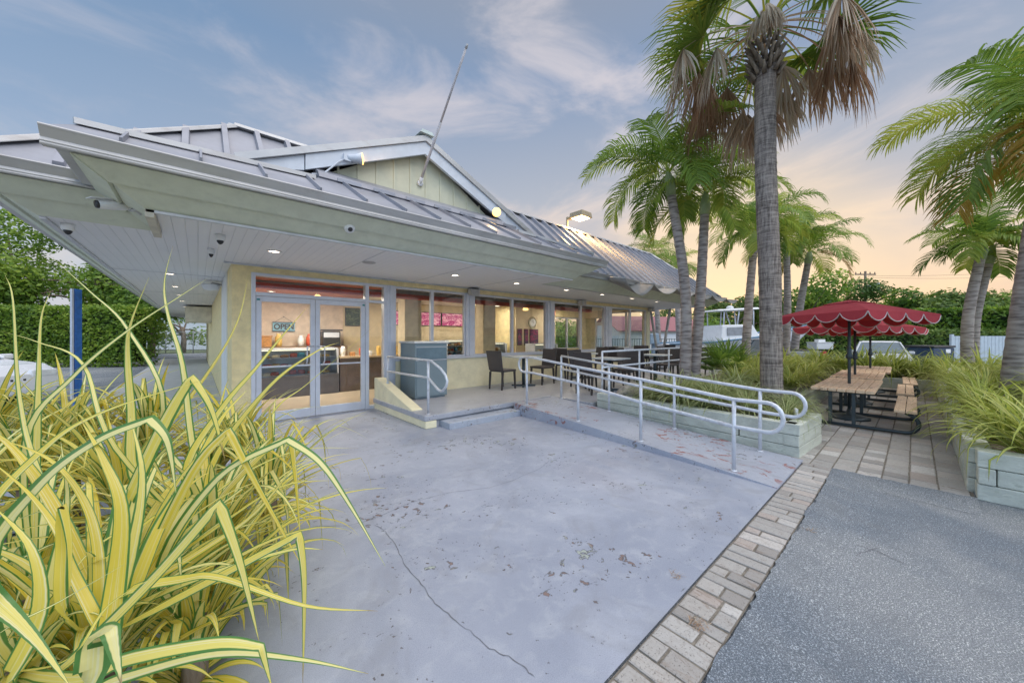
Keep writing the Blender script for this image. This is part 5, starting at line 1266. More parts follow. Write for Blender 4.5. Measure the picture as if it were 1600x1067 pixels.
# coral rocks
M_ROCK = mat('coral_rock', (.34, .31, .27), .9, var=.35, scale=12, bump=1., bscale=30, dirt=.6, dirtcol=(.14, .13, .12), dscale=14)
r2 = random.Random(4)
for k, (x, y, s) in enumerate(((5.85, 3.45, .20), (6.2, 3.3, .25), (6.55, 3.35, .22), (6.35, 3.6, .2), (6.9, 3.2, .2), (6.0, 3.15, .15), (7.25, 3.45, .2))):
    bm = bmesh.new(); bmesh.ops.create_icosphere(bm, subdivisions=4, radius=s)
    for v in bm.verts:
        q = v.co * (3.5 / s * .2) + Vector((k * 7, 0, 0)); v.co *= 1 + .28 * noise.noise(q) + .16 * noise.noise(v.co * (2.4 / s) + Vector((k, 3, 0))) + .08 * noise.noise(v.co * (6 / s)); v.co.z *= .75
    me = bpy.data.meshes.new('coral_rock'); bm.to_mesh(me); bm.free(); me.materials.append(M_ROCK)
    for p_ in me.polygons: p_.use_smooth = True
    o = bpy.data.objects.new('coral_rock', me); COL.objects.link(o); o.location = (x, y, .36)
    tag(o, ['small pitted coral rock nearest the ramp top', 'big pitted coral rock at the front of the pile', 'pitted coral rock right of the biggest one', 'pitted coral rock at the back of the pile', 'pitted coral rock before the twin palm trunks', 'smallest pitted coral rock at the planter edge', 'pitted coral rock closest to the twin palm trunks'][k], 'rock', 'coral rocks in the planter')

# ================================================================== PALMS
def frond(mb, base, az, el, L, droop, rn, nl=30, ll=.5, w=.017, hang=.7, col=None):
    h = Vector((math.cos(az), math.sin(az), 0)); p = Vector(base); pts = [p.copy()]; tg = []; pitch = el; n = 12
    for k in range(n):
        t = k / n; pitch -= droop / n * (.35 + 1.3 * t); pitch = max(pitch, -1.45); d = h * math.cos(pitch) + Vector((0, 0, math.sin(pitch))); tg.append(d); p = p + d * L / n; pts.append(p.copy())
    tg.append(d); c0 = rn.random() if col is None else col
    mb.ribbon(pts, [.020 * (1 - .85 * k / n) for k in range(n + 1)], [Vector((0, 0, 1)).cross(h).cross(h) * -1] * (n + 1), (min(1, c0 + .3), .5), .3)
    for k in range(nl):
        t = .16 + .84 * k / (nl - 1); i = min(n - 1, int(t * n)); q = pts[i].lerp(pts[i + 1], t * n - i); T = tg[i]; side = T.cross(Vector((0, 0, 1)))
        if side.length < .05: side = Vector((-h.y, h.x, 0))
        side.normalize(); up = side.cross(T).normalized(); l = ll * (.35 + .75 * math.sin(math.pi * (.10 + .82 * t)) ** .8)
        for s in (-1, 1):
            dd = (T * (.45 + .35 * t) + side * s * .85 + up * rn.uniform(.1, .45)).normalized(); ls = l * rn.uniform(.82, 1.1)
            a = q + dd * ls * .45; d2 = (dd + Vector((0, 0, -hang * rn.uniform(.5, 1.1)))).normalized(); b = a + d2 * ls * .35; d3 = (d2 + Vector((0, 0, -hang * .9))).normalized(); e = b + d3 * ls * .25
            mb.ribbon([q, a, b, e], [w * .6, w, w * .7, w * .06], [up] * 4, (max(0, min(1, c0 + rn.uniform(-.22, .22))), .5), .3)
def trunk(mb, pts, r, n=14, ringstep=.07, amp=.05, rn=None):
    C = catmull([Vector(p) for p in pts], 24); P = []; rs = []; L = 0; tot = sum((C[i + 1] - C[i]).length for i in range(len(C) - 1))
    for i, p in enumerate(C):
        if i: L += (p - C[i - 1]).length
        t = L / tot; flare = 1 + .35 * max(0, 1 - t * 9) ** 2
        P.append(p); rs.append((r[0] + (r[1] - r[0]) * t) * flare * (1 + amp * ((i % 2) - .5)))
    mb.tube(P, rs, n)
def feather_palm(label, base, top, r, nf, L, seed, ll=.5, gold=0, shaft=.5, lean=None, nl=42, droop=(1.2, 2.3), az=None, w=.0155):
    rn = random.Random(seed); base = Vector(base); top = Vector(top); t = thing('feather_palm', label, 'palm tree', tuple(base), 'feather-leaved palms')
    mid = base.lerp(top, .5) + Vector(lean or (rn.uniform(-.08, .08), rn.uniform(-.08, .08), 0))
    g = MB(); trunk(g, [base - Vector((0, 0, .1)), mid, top], r, rn=rn); g.build('trunk', M_BARK1, t, True)
    ax = (top - mid).normalized()
    if shaft:
        g = MB(); g.tube([top - ax * .02, top + ax * shaft * .4, top + ax * shaft], [r[1] * 1.05, r[1] * 1.25, r[1] * .55], 12); g.build('crownshaft', M_SHAFT, t, True)
    hub = top + ax * shaft * .9; mb = MB(); mg = MB()
    for k in range(nf):
        a = (k * 2.399 + rn.uniform(-.3, .3)) if az is None else rn.choice(az) + rn.uniform(-.5, .5); f = k / nf
        el = 1.35 - 1.45 * f + rn.uniform(-.15, .15)
        frond(mg if k >= nf - gold else mb, hub, a, el, L * rn.uniform(.8, 1.08) * (.8 + .25 * math.sin(math.pi * min(1, f + .2))), rn.uniform(*droop), rn, nl, ll, w)
    mb.build('crown', M_PALM, t, False)
    if gold: mg.build('yellow_frond', M_GOLD, t, False)
    return t
# big fan palm
b = px(1206, 650, 5.45); b.z = .28; top = px(1196, 95, 5.45); rn = random.Random(77)
t = thing('fan_palm', 'tall fan palm with a thick grey trunk and a skirt of dead brown leaves', 'palm tree', tuple(b))
g = MB(); trunk(g, [b - Vector((0, 0, .1)), px(1203, 450, 5.45), px(1196, 250, 5.45), top], (.146, .138), 20, amp=.03); tr = g.build('trunk', M_BARK2, t, True)
g = MB()
for k in range(70):       # old leaf bases crowding the top of the trunk
    a = k * 2.399; z = k / 70 * .55; q = top + Vector((math.cos(a) * .155, math.sin(a) * .155, z - .30)); d = Vector((math.cos(a), math.sin(a), 1.3)).normalized()
    g.tube([q, q + d * .07, q + d * .15 + Vector((math.cos(a) * .02, math.sin(a) * .02, .01))], [.035, .028, .012], 5)
g.build('leaf_boots', M_BARK3, t, True)
hub = top + Vector((0, 0, .48)); mb = MB()
for k in range(26): fan(mb, hub, k * 2.399, rn.uniform(-.1, 1.35), rn.uniform(.8, 1.15), .95, 34, rn, False, .019, .75, .014)
mb.build('crown', M_FAN, t, False)
mb = MB()
for k in range(30):
    if math.cos(k * 2.399 + .5 - 3.37) > .6: continue
    fan(mb, hub + Vector((0, 0, .05)), k * 2.399 + .5, rn.uniform(-.25, .35), rn.uniform(.85, 1.35), .95, 40, rn, True, .016, .62, .014, 2.2)
for k in range(7): fan(mb, hub + Vector((0, 0, .25)), rn.uniform(2.6, 4.2), rn.uniform(.1, .5), .2, .5, 22, rn, True, .012, .7, .012, 1.6, rn.uniform(.7, 1))
mb.build('dead_fronds', M_DEAD, t, False)
def fp(label, bx, by, bf, tx, ty, tf, r, nf, L, seed, **k):
    b = px(bx, by, bf); b.z = k.pop('z0', .28); return feather_palm(label, b, px(tx, ty, tf), r, nf, L, seed, **k)
fp('left trunk of the twin feather palms standing by the patio railing', 1070, 600, 7.6, 1049, 305, 7.6, (.118, .088), 17, 1.95, 1, lean=(.12, -.10, 0), ll=.55)
fp('right trunk of the twin feather palms, leaning to the right', 1082, 600, 7.75, 1101, 335, 7.9, (.118, .09), 15, 1.75, 2, lean=(.02, -.02, 0), ll=.52)
fp('feather palm just left of the big trunk, behind the boat deck', 1163, 575, 11.0, 1178, 385, 11.0, (.13, .10), 15, 1.8, 3, ll=.5)
fp('slender feather palm right of the big trunk, second row', 1226, 545, 13.5, 1229, 395, 13.5, (.14, .10), 15, 2.0, 4, ll=.55)
fp('leaning feather palm with one golden frond above the red umbrellas', 1238, 545, 14.5, 1262, 412, 14.5, (.15, .11), 16, 2.1, 5, ll=.55, gold=2)
fp('low feather palm crown showing between the big trunk and the umbrellas', 1209, 540, 12.3, 1212, 360, 12.3, (.13, .10), 12, 1.6, 15, ll=.5)
fp('tall feather palm at the right edge with a big overhanging crown', 1574, 600, 5.3, 1632, 262, 5.0, (.118, .095), 18, 2.15, 6, lean=(-.10, .02, 0), ll=.62, gold=2, nl=46, w=.016)
fp('second slim palm trunk close behind the right edge palm', 1590, 590, 6.4, 1650, 250, 6.2, (.11, .09), 10, 1.8, 7, lean=(-.1, 0, 0), ll=.55)
fp('curved feather palm before the white fence', 1512, 555, 9.2, 1531, 405, 9.2, (.125, .09), 14, 1.6, 8, lean=(-.12, .1, 0), ll=.48)
fp('thinner twin of the curved palm before the white fence', 1521, 555, 9.6, 1545, 412, 9.6, (.11, .08), 9, 1.3, 9, lean=(-.08, .1, 0), ll=.45)
fp('far feather palm rising behind the right end of the roof', 1030, 560, 27, 1022, 405, 27, (.2, .15), 14, 2.6, 10, ll=.8, z0=0)
fp('small far feather palm beside the twin trunks', 1063, 560, 24, 1058, 430, 24, (.2, .15), 11, 1.9, 13, ll=.7, z0=0)

# ================================================================== TREES AND HEDGES
def leaf_cloud(mb, blobs, n, size, rn, shell=.55, sq=.8, noise_s=.5):
    tot = sum(b[1] ** 2 for b in blobs)
    for (c, r) in blobs:
        c = Vector(c)
        for k in range(int(n * r * r / tot)):
            d = Vector((rn.gauss(0, 1), rn.gauss(0, 1), rn.gauss(0, 1))).normalized(); rr = r * (shell + (1 - shell) * rn.random()) * (1 + .28 * noise.noise(d * 2.2 + c))
            p = c + Vector((d.x * rr, d.y * rr, d.z * rr * sq))
            a = Vector((rn.gauss(0, 1), rn.gauss(0, 1), rn.gauss(0, .6))).normalized(); nn = (d + Vector((rn.gauss(0, .6), rn.gauss(0, .6), rn.gauss(0, .6) + .4))).normalized(); b = nn.cross(a)
            if b.length < .1: continue
            b.normalize(); a = b.cross(nn).normalized(); s = size * rn.uniform(.6, 1.3)
            mb.card(p, a * s, b * s, (max(0, min(1, .5 + .55 * noise.noise(p * noise_s) + rn.uniform(-.28, .28))), .5))
def tree(label, base, h, blobs, n, size, seed, mt=None, r=.18, nm='broadleaf_tree', group='background trees'):
    """blobs relative to base: ((x,y,z), radius)"""
    rn = random.Random(seed); base = Vector(base); t = thing(nm, label, 'tree', tuple(base), group)
    g = MB(); cz_ = h * .55; g.tube([base - Vector((0, 0, .1)), base + Vector((.1, .05, cz_ * .5)), base + Vector((0, 0, cz_))], [r * 1.3, r, r * .75], 8)
    for (c, rr) in blobs: q = base + Vector((0, 0, cz_ * rn.uniform(.6, 1))); e = base + Vector(c); g.tube([q, q.lerp(e, .5) + Vector((0, 0, .2)), e], [r * .5, r * .3, r * .1], 6)
    g.build('trunk', M_BARK3, t, True)
    mb = MB(); leaf_cloud(mb, [(base + Vector(c), rr) for c, rr in blobs], n, size, rn); mb.build('crown', mt or M_TREE, t, False); return t
def blobs_for(w, z0, z1, n, rn, flat=.7):
    out = []
    for k in range(n):
        r = rn.uniform(.30, .48) * w * .5
        out.append(((rn.uniform(-.5, .5) * (w - r), rn.uniform(-.35, .35) * w, rn.uniform(z0 + r * .5, z1 - r * .7)), r))
    return out
def bg_tree(label, x, ytop, ybot, wpx, f, seed, n=2600, size=.2, mt=None, base_y=None):
    rn = random.Random(seed); w = wpx * f / FPX; zt = EYE + (525 - ytop) / FPX * f; zb = max(.3, EYE + (525 - ybot) / FPX * f); p = px(x, 525, f); p.z = -.02
    tree(label, p, zt, blobs_for(w, zb, zt, 9, rn), n, size, seed, mt)
# left side
bg_tree('big bright green tree left of the building, its crown cut by the picture edge', 20, 290, 500, 300, 20, 1, 17000, .115)
bg_tree('green tree behind the hedge under the left eave', 150, 330, 505, 190, 21, 2, 12000, .11)
bg_tree('thin-crowned tree at the end of the left hedge', 235, 405, 540, 120, 24, 3, 6000, .11)
bg_tree('sparse vine-hung tree behind the chain-link fence', 285, 478, 545, 80, 31, 4, 900, .14)
def hedge(label, a, b, th, z0, z1, n, size, seed, mt, group=None):
    rn = random.Random(seed); a = Vector((*a, 0)); b = Vector((*b, 0)); d = (b - a); L = d.length; d /= L; s = Vector((-d.y, d.x, 0)); mb = MB()
    for k in range(n):
        u = rn.random() * L; face = rn.random()
        if face < .55: v = -th / 2; z = z0 + (z1 - z0) * rn.random()
        elif face < .85: v = rn.uniform(-.5, .5) * th; z = z1
        else: v = th / 2; z = z0 + (z1 - z0) * rn.random()
        if rn.random() < .07: u = L * rn.choice((0, 1)); v = rn.uniform(-.5, .5) * th; z = z0 + (z1 - z0) * rn.random()
        p = a + d * u + s * v + Vector((0, 0, z)); p += Vector((rn.gauss(0, .06), rn.gauss(0, .06), rn.gauss(0, .07))) + s * .12 * noise.noise(p * 1.3)
        aa = Vector((rn.gauss(0, 1), rn.gauss(0, 1), rn.gauss(0, 1))).normalized(); bb = aa.cross(Vector((rn.gauss(0, 1), rn.gauss(0, 1), rn.gauss(0, 1)))).normalized(); q = size * rn.uniform(.6, 1.3)
        mb.card(p, aa * q, bb * q, (max(0, min(1, .5 + .5 * noise.noise(p * 1.1) + rn.uniform(-.3, .3))), .5))
    t = thing('hedge', label, 'hedge', tuple((a + b) / 2), group); mb.build('foliage', mt, t, False)
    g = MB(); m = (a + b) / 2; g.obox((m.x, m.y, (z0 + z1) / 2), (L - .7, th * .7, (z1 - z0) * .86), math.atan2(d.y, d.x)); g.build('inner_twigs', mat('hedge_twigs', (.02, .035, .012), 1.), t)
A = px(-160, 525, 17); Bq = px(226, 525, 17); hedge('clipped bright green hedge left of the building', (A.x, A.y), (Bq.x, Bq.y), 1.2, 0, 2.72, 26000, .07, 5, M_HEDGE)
# right side backdrop
specs = [(1090, 500, 545, 150, 40), (1150, 452, 530, 120, 38), (1215, 470, 530, 130, 42), (1262, 432, 535, 130, 36), (1320, 440, 530, 110, 40), (1375, 462, 525, 120, 44), (1430, 452, 530, 120, 34), (1490, 440, 535, 130, 32), (1560, 452, 535, 150, 33), (1640, 430, 535, 180, 30), (960, 505, 545, 170, 44), (1010, 478, 540, 110, 46), (870, 505, 545, 160, 42)]
RL = ['behind the red-roofed shed', 'rising behind the boat with sunset showing through', 'behind the big palm trunk', 'with a bright crown above the umbrella edge', 'behind the top of the front umbrella', 'under the utility pole', 'right of the umbrellas', 'behind the curved palm', 'behind the white fence', 'at the right edge of the picture', 'seen through the far windows', 'above the shed roof', 'seen through the dining room windows']
for k, (x, yt, yb, w, f) in enumerate(specs):
    bg_tree('dense green tree ' + RL[k], x, yt, yb, w, f, 50 + k, 6500, .17, M_FAR if k % 3 else M_TREE)
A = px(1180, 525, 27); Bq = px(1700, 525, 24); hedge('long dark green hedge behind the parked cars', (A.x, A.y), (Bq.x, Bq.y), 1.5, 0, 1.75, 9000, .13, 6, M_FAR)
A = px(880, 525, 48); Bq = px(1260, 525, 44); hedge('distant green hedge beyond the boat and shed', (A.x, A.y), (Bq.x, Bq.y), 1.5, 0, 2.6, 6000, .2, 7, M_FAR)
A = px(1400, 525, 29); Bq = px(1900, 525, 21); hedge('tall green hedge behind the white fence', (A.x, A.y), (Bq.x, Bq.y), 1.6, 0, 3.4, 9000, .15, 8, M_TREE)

# ================================================================== BACKGROUND OBJECTS
ROTV = -math.asin(.6617)       # turns local +x to the picture's right
def place(t, p, rz): t.location = p; t.rotation_euler = (0, 0, rz)
# chain-link fence and pale building far left
M_WIRE = mat('galvanised_wire', (.35, .38, .40), .5, .4)
A = px(215, 525, 29); Bq = px(345, 525, 30); A.z = Bq.z = 0; d = Bq - A; L = d.length; d.normalize()
t = thing('chain_link_fence', 'grey chain-link fence closing the side passage', 'fence', (A.x, A.y, 0))
g = MB()
for k in range(int(L / .11) + 16):
    for s in (-1, 1):
        u0 = k * .11 - (1.75 if s > 0 else 0); u1 = u0 + s * 1.75 if s > 0 else k * .11 - 1.75
        a, b = (u0, u1) if s > 0 else (k * .11, u1); za, zb = 0., 1.75
        if a < 0: za = za + (0 - a) / (b - a) * 1.75; a = 0
        if b < 0: zb = za + (zb - za) * (a - 0) / (a - b); b = 0
        if a > L: continue
        if b > L: zb = za + (zb - za) * (L - a) / (b - a); b = L
        g.tube([A + d * a + Vector((0, 0, za)), A + d * b + Vector((0, 0, zb))], .005, 3, False)
g.build('mesh', M_WIRE, t)
for u in (0, L * .33, L * .66, L): g = MB(); g.tube([A + d * u, A + d * u + Vector((0, 0, 1.8))], .03, 8); g.build('post', M_WIRE, t, True)
g = MB(); g.tube([A + Vector((0, 0, 1.76)), Bq + Vector((0, 0, 1.76))], .022, 6); g.build('top_rail', M_WIRE, t, True)
A = px(250, 525, 40); t = thing('white_house', 'plain white house wall behind the chain-link fence', 'house', (A.x, A.y, 0))
g = MB(); g.obox((A.x, A.y, 1.7), (16, 5, 3.4), ROTV); g.build('wall', mat('house_white', (.72, .74, .78), .8, var=.05), t); g = MB(); g.obox((A.x, A.y, 3.5), (16.6, 5.6, .2), ROTV); g.build('roof', M_GUTTER, t)

# cars -------------------------------------------------------------
M_CARW = mat('car_white', (.66, .68, .72), .25, var=.03); M_CARG = mat('car_silver', (.42, .44, .47), .3, .3, var=.05); M_CGL = mat('car_glass', (.10, .15, .18), .06, var=.1); M_TYRE = mat('tyre', (.02, .02, .02), .8); M_HUB = mat('wheel_rim', (.45, .46, .48), .35, .6)
M_RED = mat('tail_red', (.50, .015, .015), .25); M_HEADL = mat('headlamp', (.75, .78, .82), .15)
def wheel(t, x, y, r=.33):
    s = 1 if y > 0 else -1
    g = MB(); g.lathe([(r * .62, -.10), (r * .95, -.11), (r, -.06), (r, .06), (r * .95, .11), (r * .62, .10)], (x, y, r), 20, 'y'); w = g.build('wheel', M_TYRE, t, True)
    g = MB(); g.lathe([(r * .6, .0), (r * .58, s * .105), (r * .2, s * .085)], (x, y, r), 16, 'y'); g.build('rim', M_HUB, w, True)
def car(label, paint, loc, rz, pickup=False, sc=1.):
    t = thing('parked_car' if not pickup else 'pickup_truck', label, 'car' if not pickup else 'pickup truck', (0, 0, 0))
    W = .90
    low = [(-2.25, .35), (-2.3, .75), (-2.2, .95), (-1.2, 1.0), (.9, .98), (1.9, .86), (2.25, .68), (2.3, .38), (2.0, .25), (-2.0, .25)]
    if pickup: low = [(-2.5, .45), (-2.52, .95), (-.5, .98), (1.0, 1.0), (2.2, .95), (2.5, .8), (2.5, .4), (2.2, .33), (-2.2, .33)]
    secs = ((-W, .93), (-W * .97, 1.), (W * .97, 1.), (W, .93))
    g = MB(); n = len(low)
    for (y, s) in secs: g.v += [(x * (.985 if s < 1 else 1), y, .62 + (z - .62) * s) for x, z in low]
    for k in range(len(secs) - 1):
        for i in range(n): g.face((k * n + i, k * n + (i + 1) % n, (k + 1) * n + (i + 1) % n, (k + 1) * n + i))
    g.face(list(range(n))); g.face(list(range(len(g.v) - 1, len(g.v) - n - 1, -1)))
    g.build('body', paint, t, bevel=.04)
    a, b, c, d = ((-1.75, -1.0, .35, 1.15) if not pickup else (-.75, -.55, .65, 1.25))
    g = MB(); g.hexa([(a, -.80, .985), (d, -.80, .96), (d, .80, .96), (a, .80, .985)], [(b, -.62, 1.42), (c, -.62, 1.42), (c, .62, 1.42), (b, .62, 1.42)]); g.build('windows', M_CGL, t, bevel=.02)
    g = MB(); g.hexa([(b - .03, -.66, 1.415), (c + .03, -.66, 1.415), (c + .03, .66, 1.415), (b - .03, .66, 1.415)], [(b + .1, -.56, 1.48), (c - .1, -.56, 1.48), (c - .1, .56, 1.48), (b + .1, .56, 1.48)])
    for y in (-1, 1):
        g.tube([(d + .01, y * .80, .98), (c + .02, y * .63, 1.43)], .035, 6); g.tube([(a - .01, y * .80, .98), (b - .02, y * .63, 1.43)], .04, 6); m = (a + d) / 2; g.tube([(m, y * .81, .99), ((b + c) / 2, y * .63, 1.43)], .03, 6)
    g.build('roof', paint, t, bevel=.015)
    for x in (-1.4, 1.4):
        for y in (-.82, .82): wheel(t, x * (1.12 if pickup else 1), y)
    fx = low[6][0] if not pickup else 2.5
    for y in (-.62, .62):
        g = MB(); g.box(fx - .08, fx + .015, y - .2, y + .2, .62, .76); g.build('headlight', M_HEADL, t, bevel=.02)
        g = MB(); bx = -2.31 if not pickup else -2.54; yy = y * 1.25; g.box(bx, bx + .08, yy - .1, yy + .1, .70, .95); g.build('tail_light', M_RED, t, bevel=.01)
        g = MB(); g.obox((d - .15, y * 1.52, 1.0), (.12, .18, .12)); g.build('wing_mirror', paint, t, bevel=.03)
    g = MB()
    for k in range(8): g.box(fx + .0, fx + .02, -.34 + k * .09, -.30 + k * .09, .46, .60)
    g.build('grille', M_BLACK, t)
    g = MB(); g.box(fx - .02, fx + .05, -.8, .8, .28, .42); g.build('bumper', paint, t, bevel=.03)
    if pickup:
        g = MB(); g.box(-2.45, -.8, -.75, .75, .99, 1.0); g.build('bed', M_BLACK, t)
    place(t, loc, rz); t.scale = (sc, sc, sc); return t
p = px(-185, 525, 6.7); car('white car half hidden behind the striped pandanus at the left edge', M_CARW, (p.x, p.y, -.02), ROTV)
p = px(1372, 525, 13.6); car('white car parked facing the picnic tables behind the yellow plants', M_CARW, (p.x + .6, p.y, -.02), math.pi + .08, sc=.84)
p = px(1235, 525, 14.5); car('silver pickup truck with red tail lights behind the yellow plants', M_CARG, (p.x + 1.0, p.y + 1.0, -.02), .75, True, .9)
p = px(1281, 545, 15.0); t = thing('tool_box', 'white tool box on the tail of the silver pickup', 'tool box', (p.x, p.y, .85)); g = MB(); g.obox((p.x, p.y, 1.0), (.7, .5, .26), ROTV); g.build('box', M_WHITE, t, bevel=.02); g = MB(); g.obox((p.x, p.y, 1.145), (.74, .54, .03), ROTV); g.obox((p.x, p.y, 1.22), (.3, .2, .12), ROTV); g.build('lid', M_WHITE, t, bevel=.01)
p = px(1452, 525, 15.5); t = thing('waste_container', 'dark blue waste container with a white sticker before the hedge', 'waste container', (p.x, p.y, -.02))
g = MB(); g.obox((p.x, p.y, .46), (1.5, .9, .92), ROTV + .3); g.build('tub', mat('container_blue', (.02, .05, .10), .5), t, bevel=.03); g = MB(); g.obox((p.x, p.y, .97), (1.56, .96, .08), ROTV + .3); g.build('lid', M_BLACK, t, bevel=.02)
q = Vector((math.cos(ROTV + .3 - math.pi / 2), math.sin(ROTV + .3 - math.pi / 2), 0)) * .462; g = MB(); g.obox((p.x + q.x + .2, p.y + q.y - .1, .78), (.34, .01, .16), ROTV + .3); g.build('sticker', M_WHITE, t)
# white slatted fence on the right
M_FEN = mat('white_fence_paint', (.55, .62, .66), .6, var=.06)
A = px(1487, 525, 16.5); Bq = px(1760, 525, 15.5); A.z = Bq.z = 0; d = Bq - A; L = d.length; d.normalize(); t = thing('slatted_fence', 'pale blue-white upright slatted fence at the right', 'fence', tuple(A))
g = MB(); u = .06
while u < L: c = A + d * u; g.obox((c.x, c.y, .72), (.125, .03, 1.40), math.atan2(d.y, d.x)); u += .14
g.build('slat_panel', M_FEN, t)
for z in (.3, 1.15): g = MB(); m = A + d * L / 2 + Vector((d.y * -.04, d.x * .04, 0)); g.obox((m.x, m.y, z), (L, .04, .09), math.atan2(d.y, d.x)); g.build('rail', M_FEN, t)
g = MB(); g.obox((A.x, A.y, .75), (.10, .10, 1.5), math.atan2(d.y, d.x)); g.build('post', M_FEN, t)
# dark picket fence beyond the patio
A = px(905, 525, 26); Bq = px(1090, 525, 25); A.z = Bq.z = 0; d = Bq - A; L = d.length; d.normalize(); t = thing('picket_fence', 'thin dark metal railing fence in front of the shed', 'fence', tuple(A))
g = MB(); u = 0
while u < L: c = A + d * u; g.box(c.x - .015, c.x + .015, c.y - .015, c.y + .015, 0, 1.25); u += .17
g.build('picket', mat('fence_green', (.10, .13, .12), .5), t)
for z in (.2, 1.2): g = MB(); g.tube([A + Vector((0, 0, z)), Bq + Vector((0, 0, z))], .02, 5); g.build('rail', MATS['fence_green'], t)
for k in range(6):
    c = A + d * (L * (k + .5) / 6) + Vector((-.5, -.5, 0)); o = bpy.data.objects.new('yellow_strap_plant', YP[k % 4]); COL.objects.link(o); o.location = c; o.scale = (1.1, 1.1, 1.0); o.rotation_euler = (0, 0, k); tag(o, 'pale strap-leaved plant along the dark railing fence before the shed', 'plant', 'plants along the railing fence')
# red-roofed shed
p = px(1010, 525, 31); t = thing('garden_shed', 'pale shed with a dull red gabled metal roof', 'shed', (p.x, p.y, 0))
g = MB(); T = Matrix.Translation((p.x, p.y, 0)) @ Matrix.Rotation(ROTV + .25, 4, 'Z')
def tr(vs): return [tuple(T @ Vector(v)) for v in vs]
g.add(tr([(-4, -2.2, 0), (4, -2.2, 0), (4, 2.2, 0), (-4, 2.2, 0), (-4, -2.2, 1.9), (4, -2.2, 1.9), (4, 2.2, 1.9), (-4, 2.2, 1.9), (-4, 0, 3.0), (4, 0, 3.0)]), [(0, 1, 5, 4), (1, 2, 6, 9, 5), (2, 3, 7, 6), (3, 0, 4, 8, 7), (4, 5, 9, 8), (6, 7, 8, 9)]); g.build('wall', mat('shed_wall', (.62, .63, .58), .7, var=.05), t)
g = MB()
for s in (-1, 1): slab(g, *[Vector(v) for v in tr([(-4.3, s * 2.5, 1.80), (4.3, s * 2.5, 1.80), (4.3, 0, 3.06), (-4.3, 0, 3.06)])], (0, 0, 1), .06)
g.build('roof', mat('dull_red_roof', (.32, .13, .14), .6, var=.1), t)
g = MB(); g.add(tr([(-1.2, -2.22, .1), (1.2, -2.22, .1), (1.2, -2.22, 1.6), (-1.2, -2.22, 1.6)]), [(0, 1, 2, 3)]); g.build('door', M_WHITE, t)
# boat on a trailer
t = thing('motor_boat', 'white centre-console motor boat with a hard top, parked on a trailer', 'boat', (0, 0, 0))
ST = [(0, 1.15, .40, .95), (2.5, 1.25, .36, 1.08), (5, 1.2, .42, 1.35), (7, .85, .65, 1.68), (8.4, .42, 1.05, 1.92), (9.3, .04, 1.75, 2.08)]
def hull(z_lo, z_hi, k=1.):
    g = MB(); n = 5
    for (x, w, kz, sz) in ST:
        for j in range(-4, 5):
            a = abs(j) / 4; y = w * k * (a ** .55) * (1 if j > 0 else -1); z = kz + (sz - kz) * a ** 2.2; g.v.append((x, y, z))
    for i in range(len(ST) - 1):
        for j in range(8): q = i * 9 + j; g.face((q, q + 1, q + 10, q + 9))
    g.face(list(range(9))); return g
hull(0, 1).build('hull', M_CARW, t, True)
g = MB()
for i in range(len(ST) - 1):
    (x0, w0, _, s0), (x1, w1, _, s1) = ST[i], ST[i + 1]; g.add([(x0, -w0, s0 - .06), (x1, -w1, s1 - .06), (x1, w1, s1 - .06), (x0, w0, s0 - .06)], [(0, 1, 2, 3)])
g.build('deck', M_WHITE, t)
for s in (-1, 1):
    g = MB(); g.tube([(x, s * w * 1.0, z) for x, w, _, z in ST], .05, 6); g.build('rub_rail', mat('boat_blue', (.10, .22, .34), .4), t, True)
g = MB(); g.hexa([(3.1, -.95, 1.1), (5.6, -.85, 1.3), (5.6, .85, 1.3), (3.1, .95, 1.1)], [(3.2, -.9, 2.05), (5.1, -.8, 2.1), (5.1, .8, 2.1), (3.2, .9, 2.05)]); cn = g.build('cabin', M_WHITE, t, bevel=.06)
g = MB(); g.hexa([(3.5, -.955, 1.45), (4.7, -.91, 1.5), (4.7, -.88, 1.95), (3.5, -.925, 1.9)], [(3.5, -.93, 1.45), (4.7, -.88, 1.5), (4.7, -.85, 1.95), (3.5, -.9, 1.9)]); g.build('window', mat('boat_window', (.25, .26, .28), .2), cn)
g = MB(); g.hexa([(2.9, -1.0, 2.86), (5.6, -.9, 2.98), (5.6, .9, 2.98), (2.9, 1.0, 2.86)], [(3.0, -.9, 2.94), (5.4, -.8, 3.08), (5.4, .8, 3.08), (3.0, .9, 2.94)]); g.build('hard_top', M_WHITE, t, bevel=.03)
for x, dx in ((3.4, .2), (4.2, .1), (4.9, .5), (5.2, .25)):
    for s in (-1, 1): g = MB(); g.tube([(x, s * .75, 1.9), (x - dx + .2, s * .8, 2.92)], .035, 6); g.build('top_strut', M_ALU, t, True)
g = MB(); g.lathe([(.18, 3.06), (.2, 3.14), (.1, 3.22)], (4.3, 0, 0), 12); g.build('radar_dome', M_WHITE, t, True)
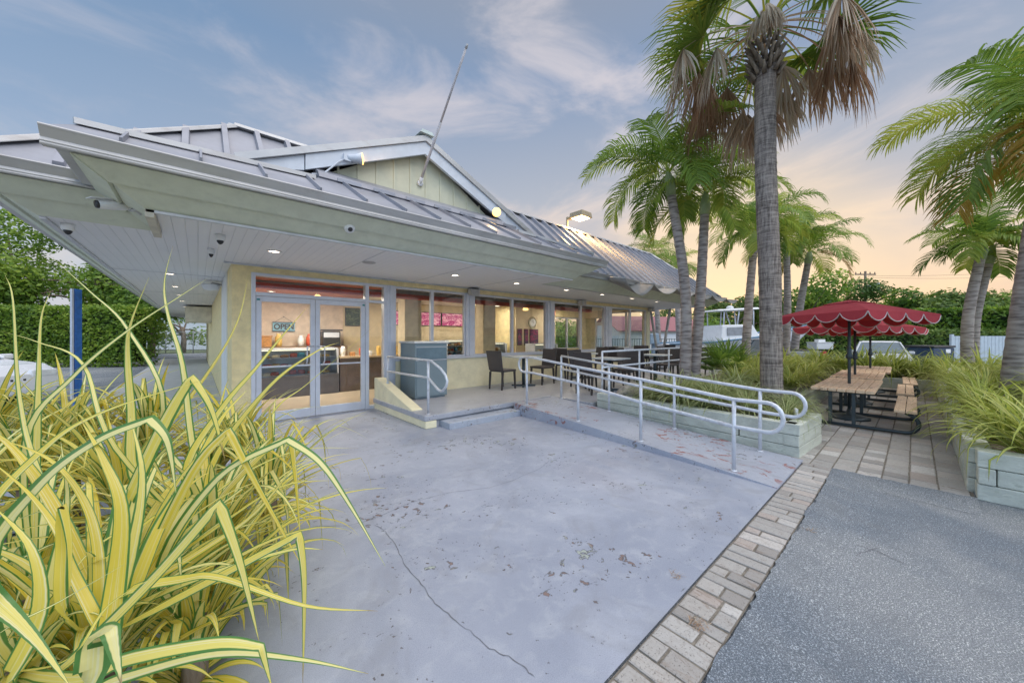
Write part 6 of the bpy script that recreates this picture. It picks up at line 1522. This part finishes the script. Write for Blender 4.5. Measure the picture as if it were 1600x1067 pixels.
g = MB(); g.hexa([(-.75, -.25, .95), (-.1, -.25, .95), (-.1, .25, .95), (-.75, .25, .95)], [(-.65, -.2, 1.55), (-.15, -.2, 1.6), (-.15, .2, 1.6), (-.65, .2, 1.55)]); g.box(-.5, -.25, -.1, .1, .2, .95); g.build('outboard_motor', mat('motor_blue', (.22, .30, .38), .35), t, bevel=.05)
tp = px(1031, 525, 21); place(t, (tp.x, tp.y, 0), ROTV + .06)
t2 = thing('boat_trailer', 'grey boat trailer under the white motor boat', 'trailer', (0, 0, 0))
for s in (-1, 1): g = MB(); g.tube([(.3, s * .8, .42), (6, s * .75, .42), (8.8, 0, .5)], .05, 6); g.build('frame_rail', M_HUB, t2)
for x in (2.2, 3.1):
    for y in (-1.05, 1.05): wheel(t2, x, y, .3)
place(t2, (tp.x, tp.y, -.02), ROTV + .06)
# utility pole and wires
p = px(1352, 525, 45); t = thing('utility_pole', 'wooden utility pole with a crossarm and two grey transformer cans', 'utility pole', (p.x, p.y, 0))
g = MB(); g.tube([(p.x, p.y, 0), (p.x, p.y, 9.6)], [.17, .12], 8); g.build('pole', M_BARK3, t, True)
g = MB(); g.obox((p.x, p.y, 9.2), (2.6, .12, .14), ROTV); g.build('crossarm', M_BARK3, t)
for k, (dx, z) in enumerate(((-.05, 7.3), (1.1, 7.6))):
    q = Vector((EX[0], EY[0], 0)) * dx; g = MB(); g.lathe([(.3, -.5), (.34, -.45), (.34, .45), (.2, .55)], (p.x + q.x, p.y + q.y - .2, z), 14); g.build('transformer', mat('transformer_grey', (.32, .36, .40), .5), t, True)
for k in range(5): q = Vector((EX[0], EY[0], 0)) * (-1.2 + k * .6); g = MB(); g.tube([(p.x + q.x, p.y + q.y, 9.25), (p.x + q.x, p.y + q.y, 9.5)], .05, 6); g.build('insulator', M_BLACK, t)
for k, (y0, y1) in enumerate(((431, 416), (434, 425))):
    a = px(1356 + k * 10, y0, 45); b = px(1720, y1 - 4, 44); pts = [a.lerp(b, u / 10) - Vector((0, 0, .5 * math.sin(math.pi * u / 10))) for u in range(11)]
    g = MB(); g.tube(pts, .014, 4); tag(g.build('power_line', M_BLACK, org=tuple(a)), ('upper' if k == 0 else 'lower') + ' thin black power line running right from the utility pole', 'power line', 'power lines')
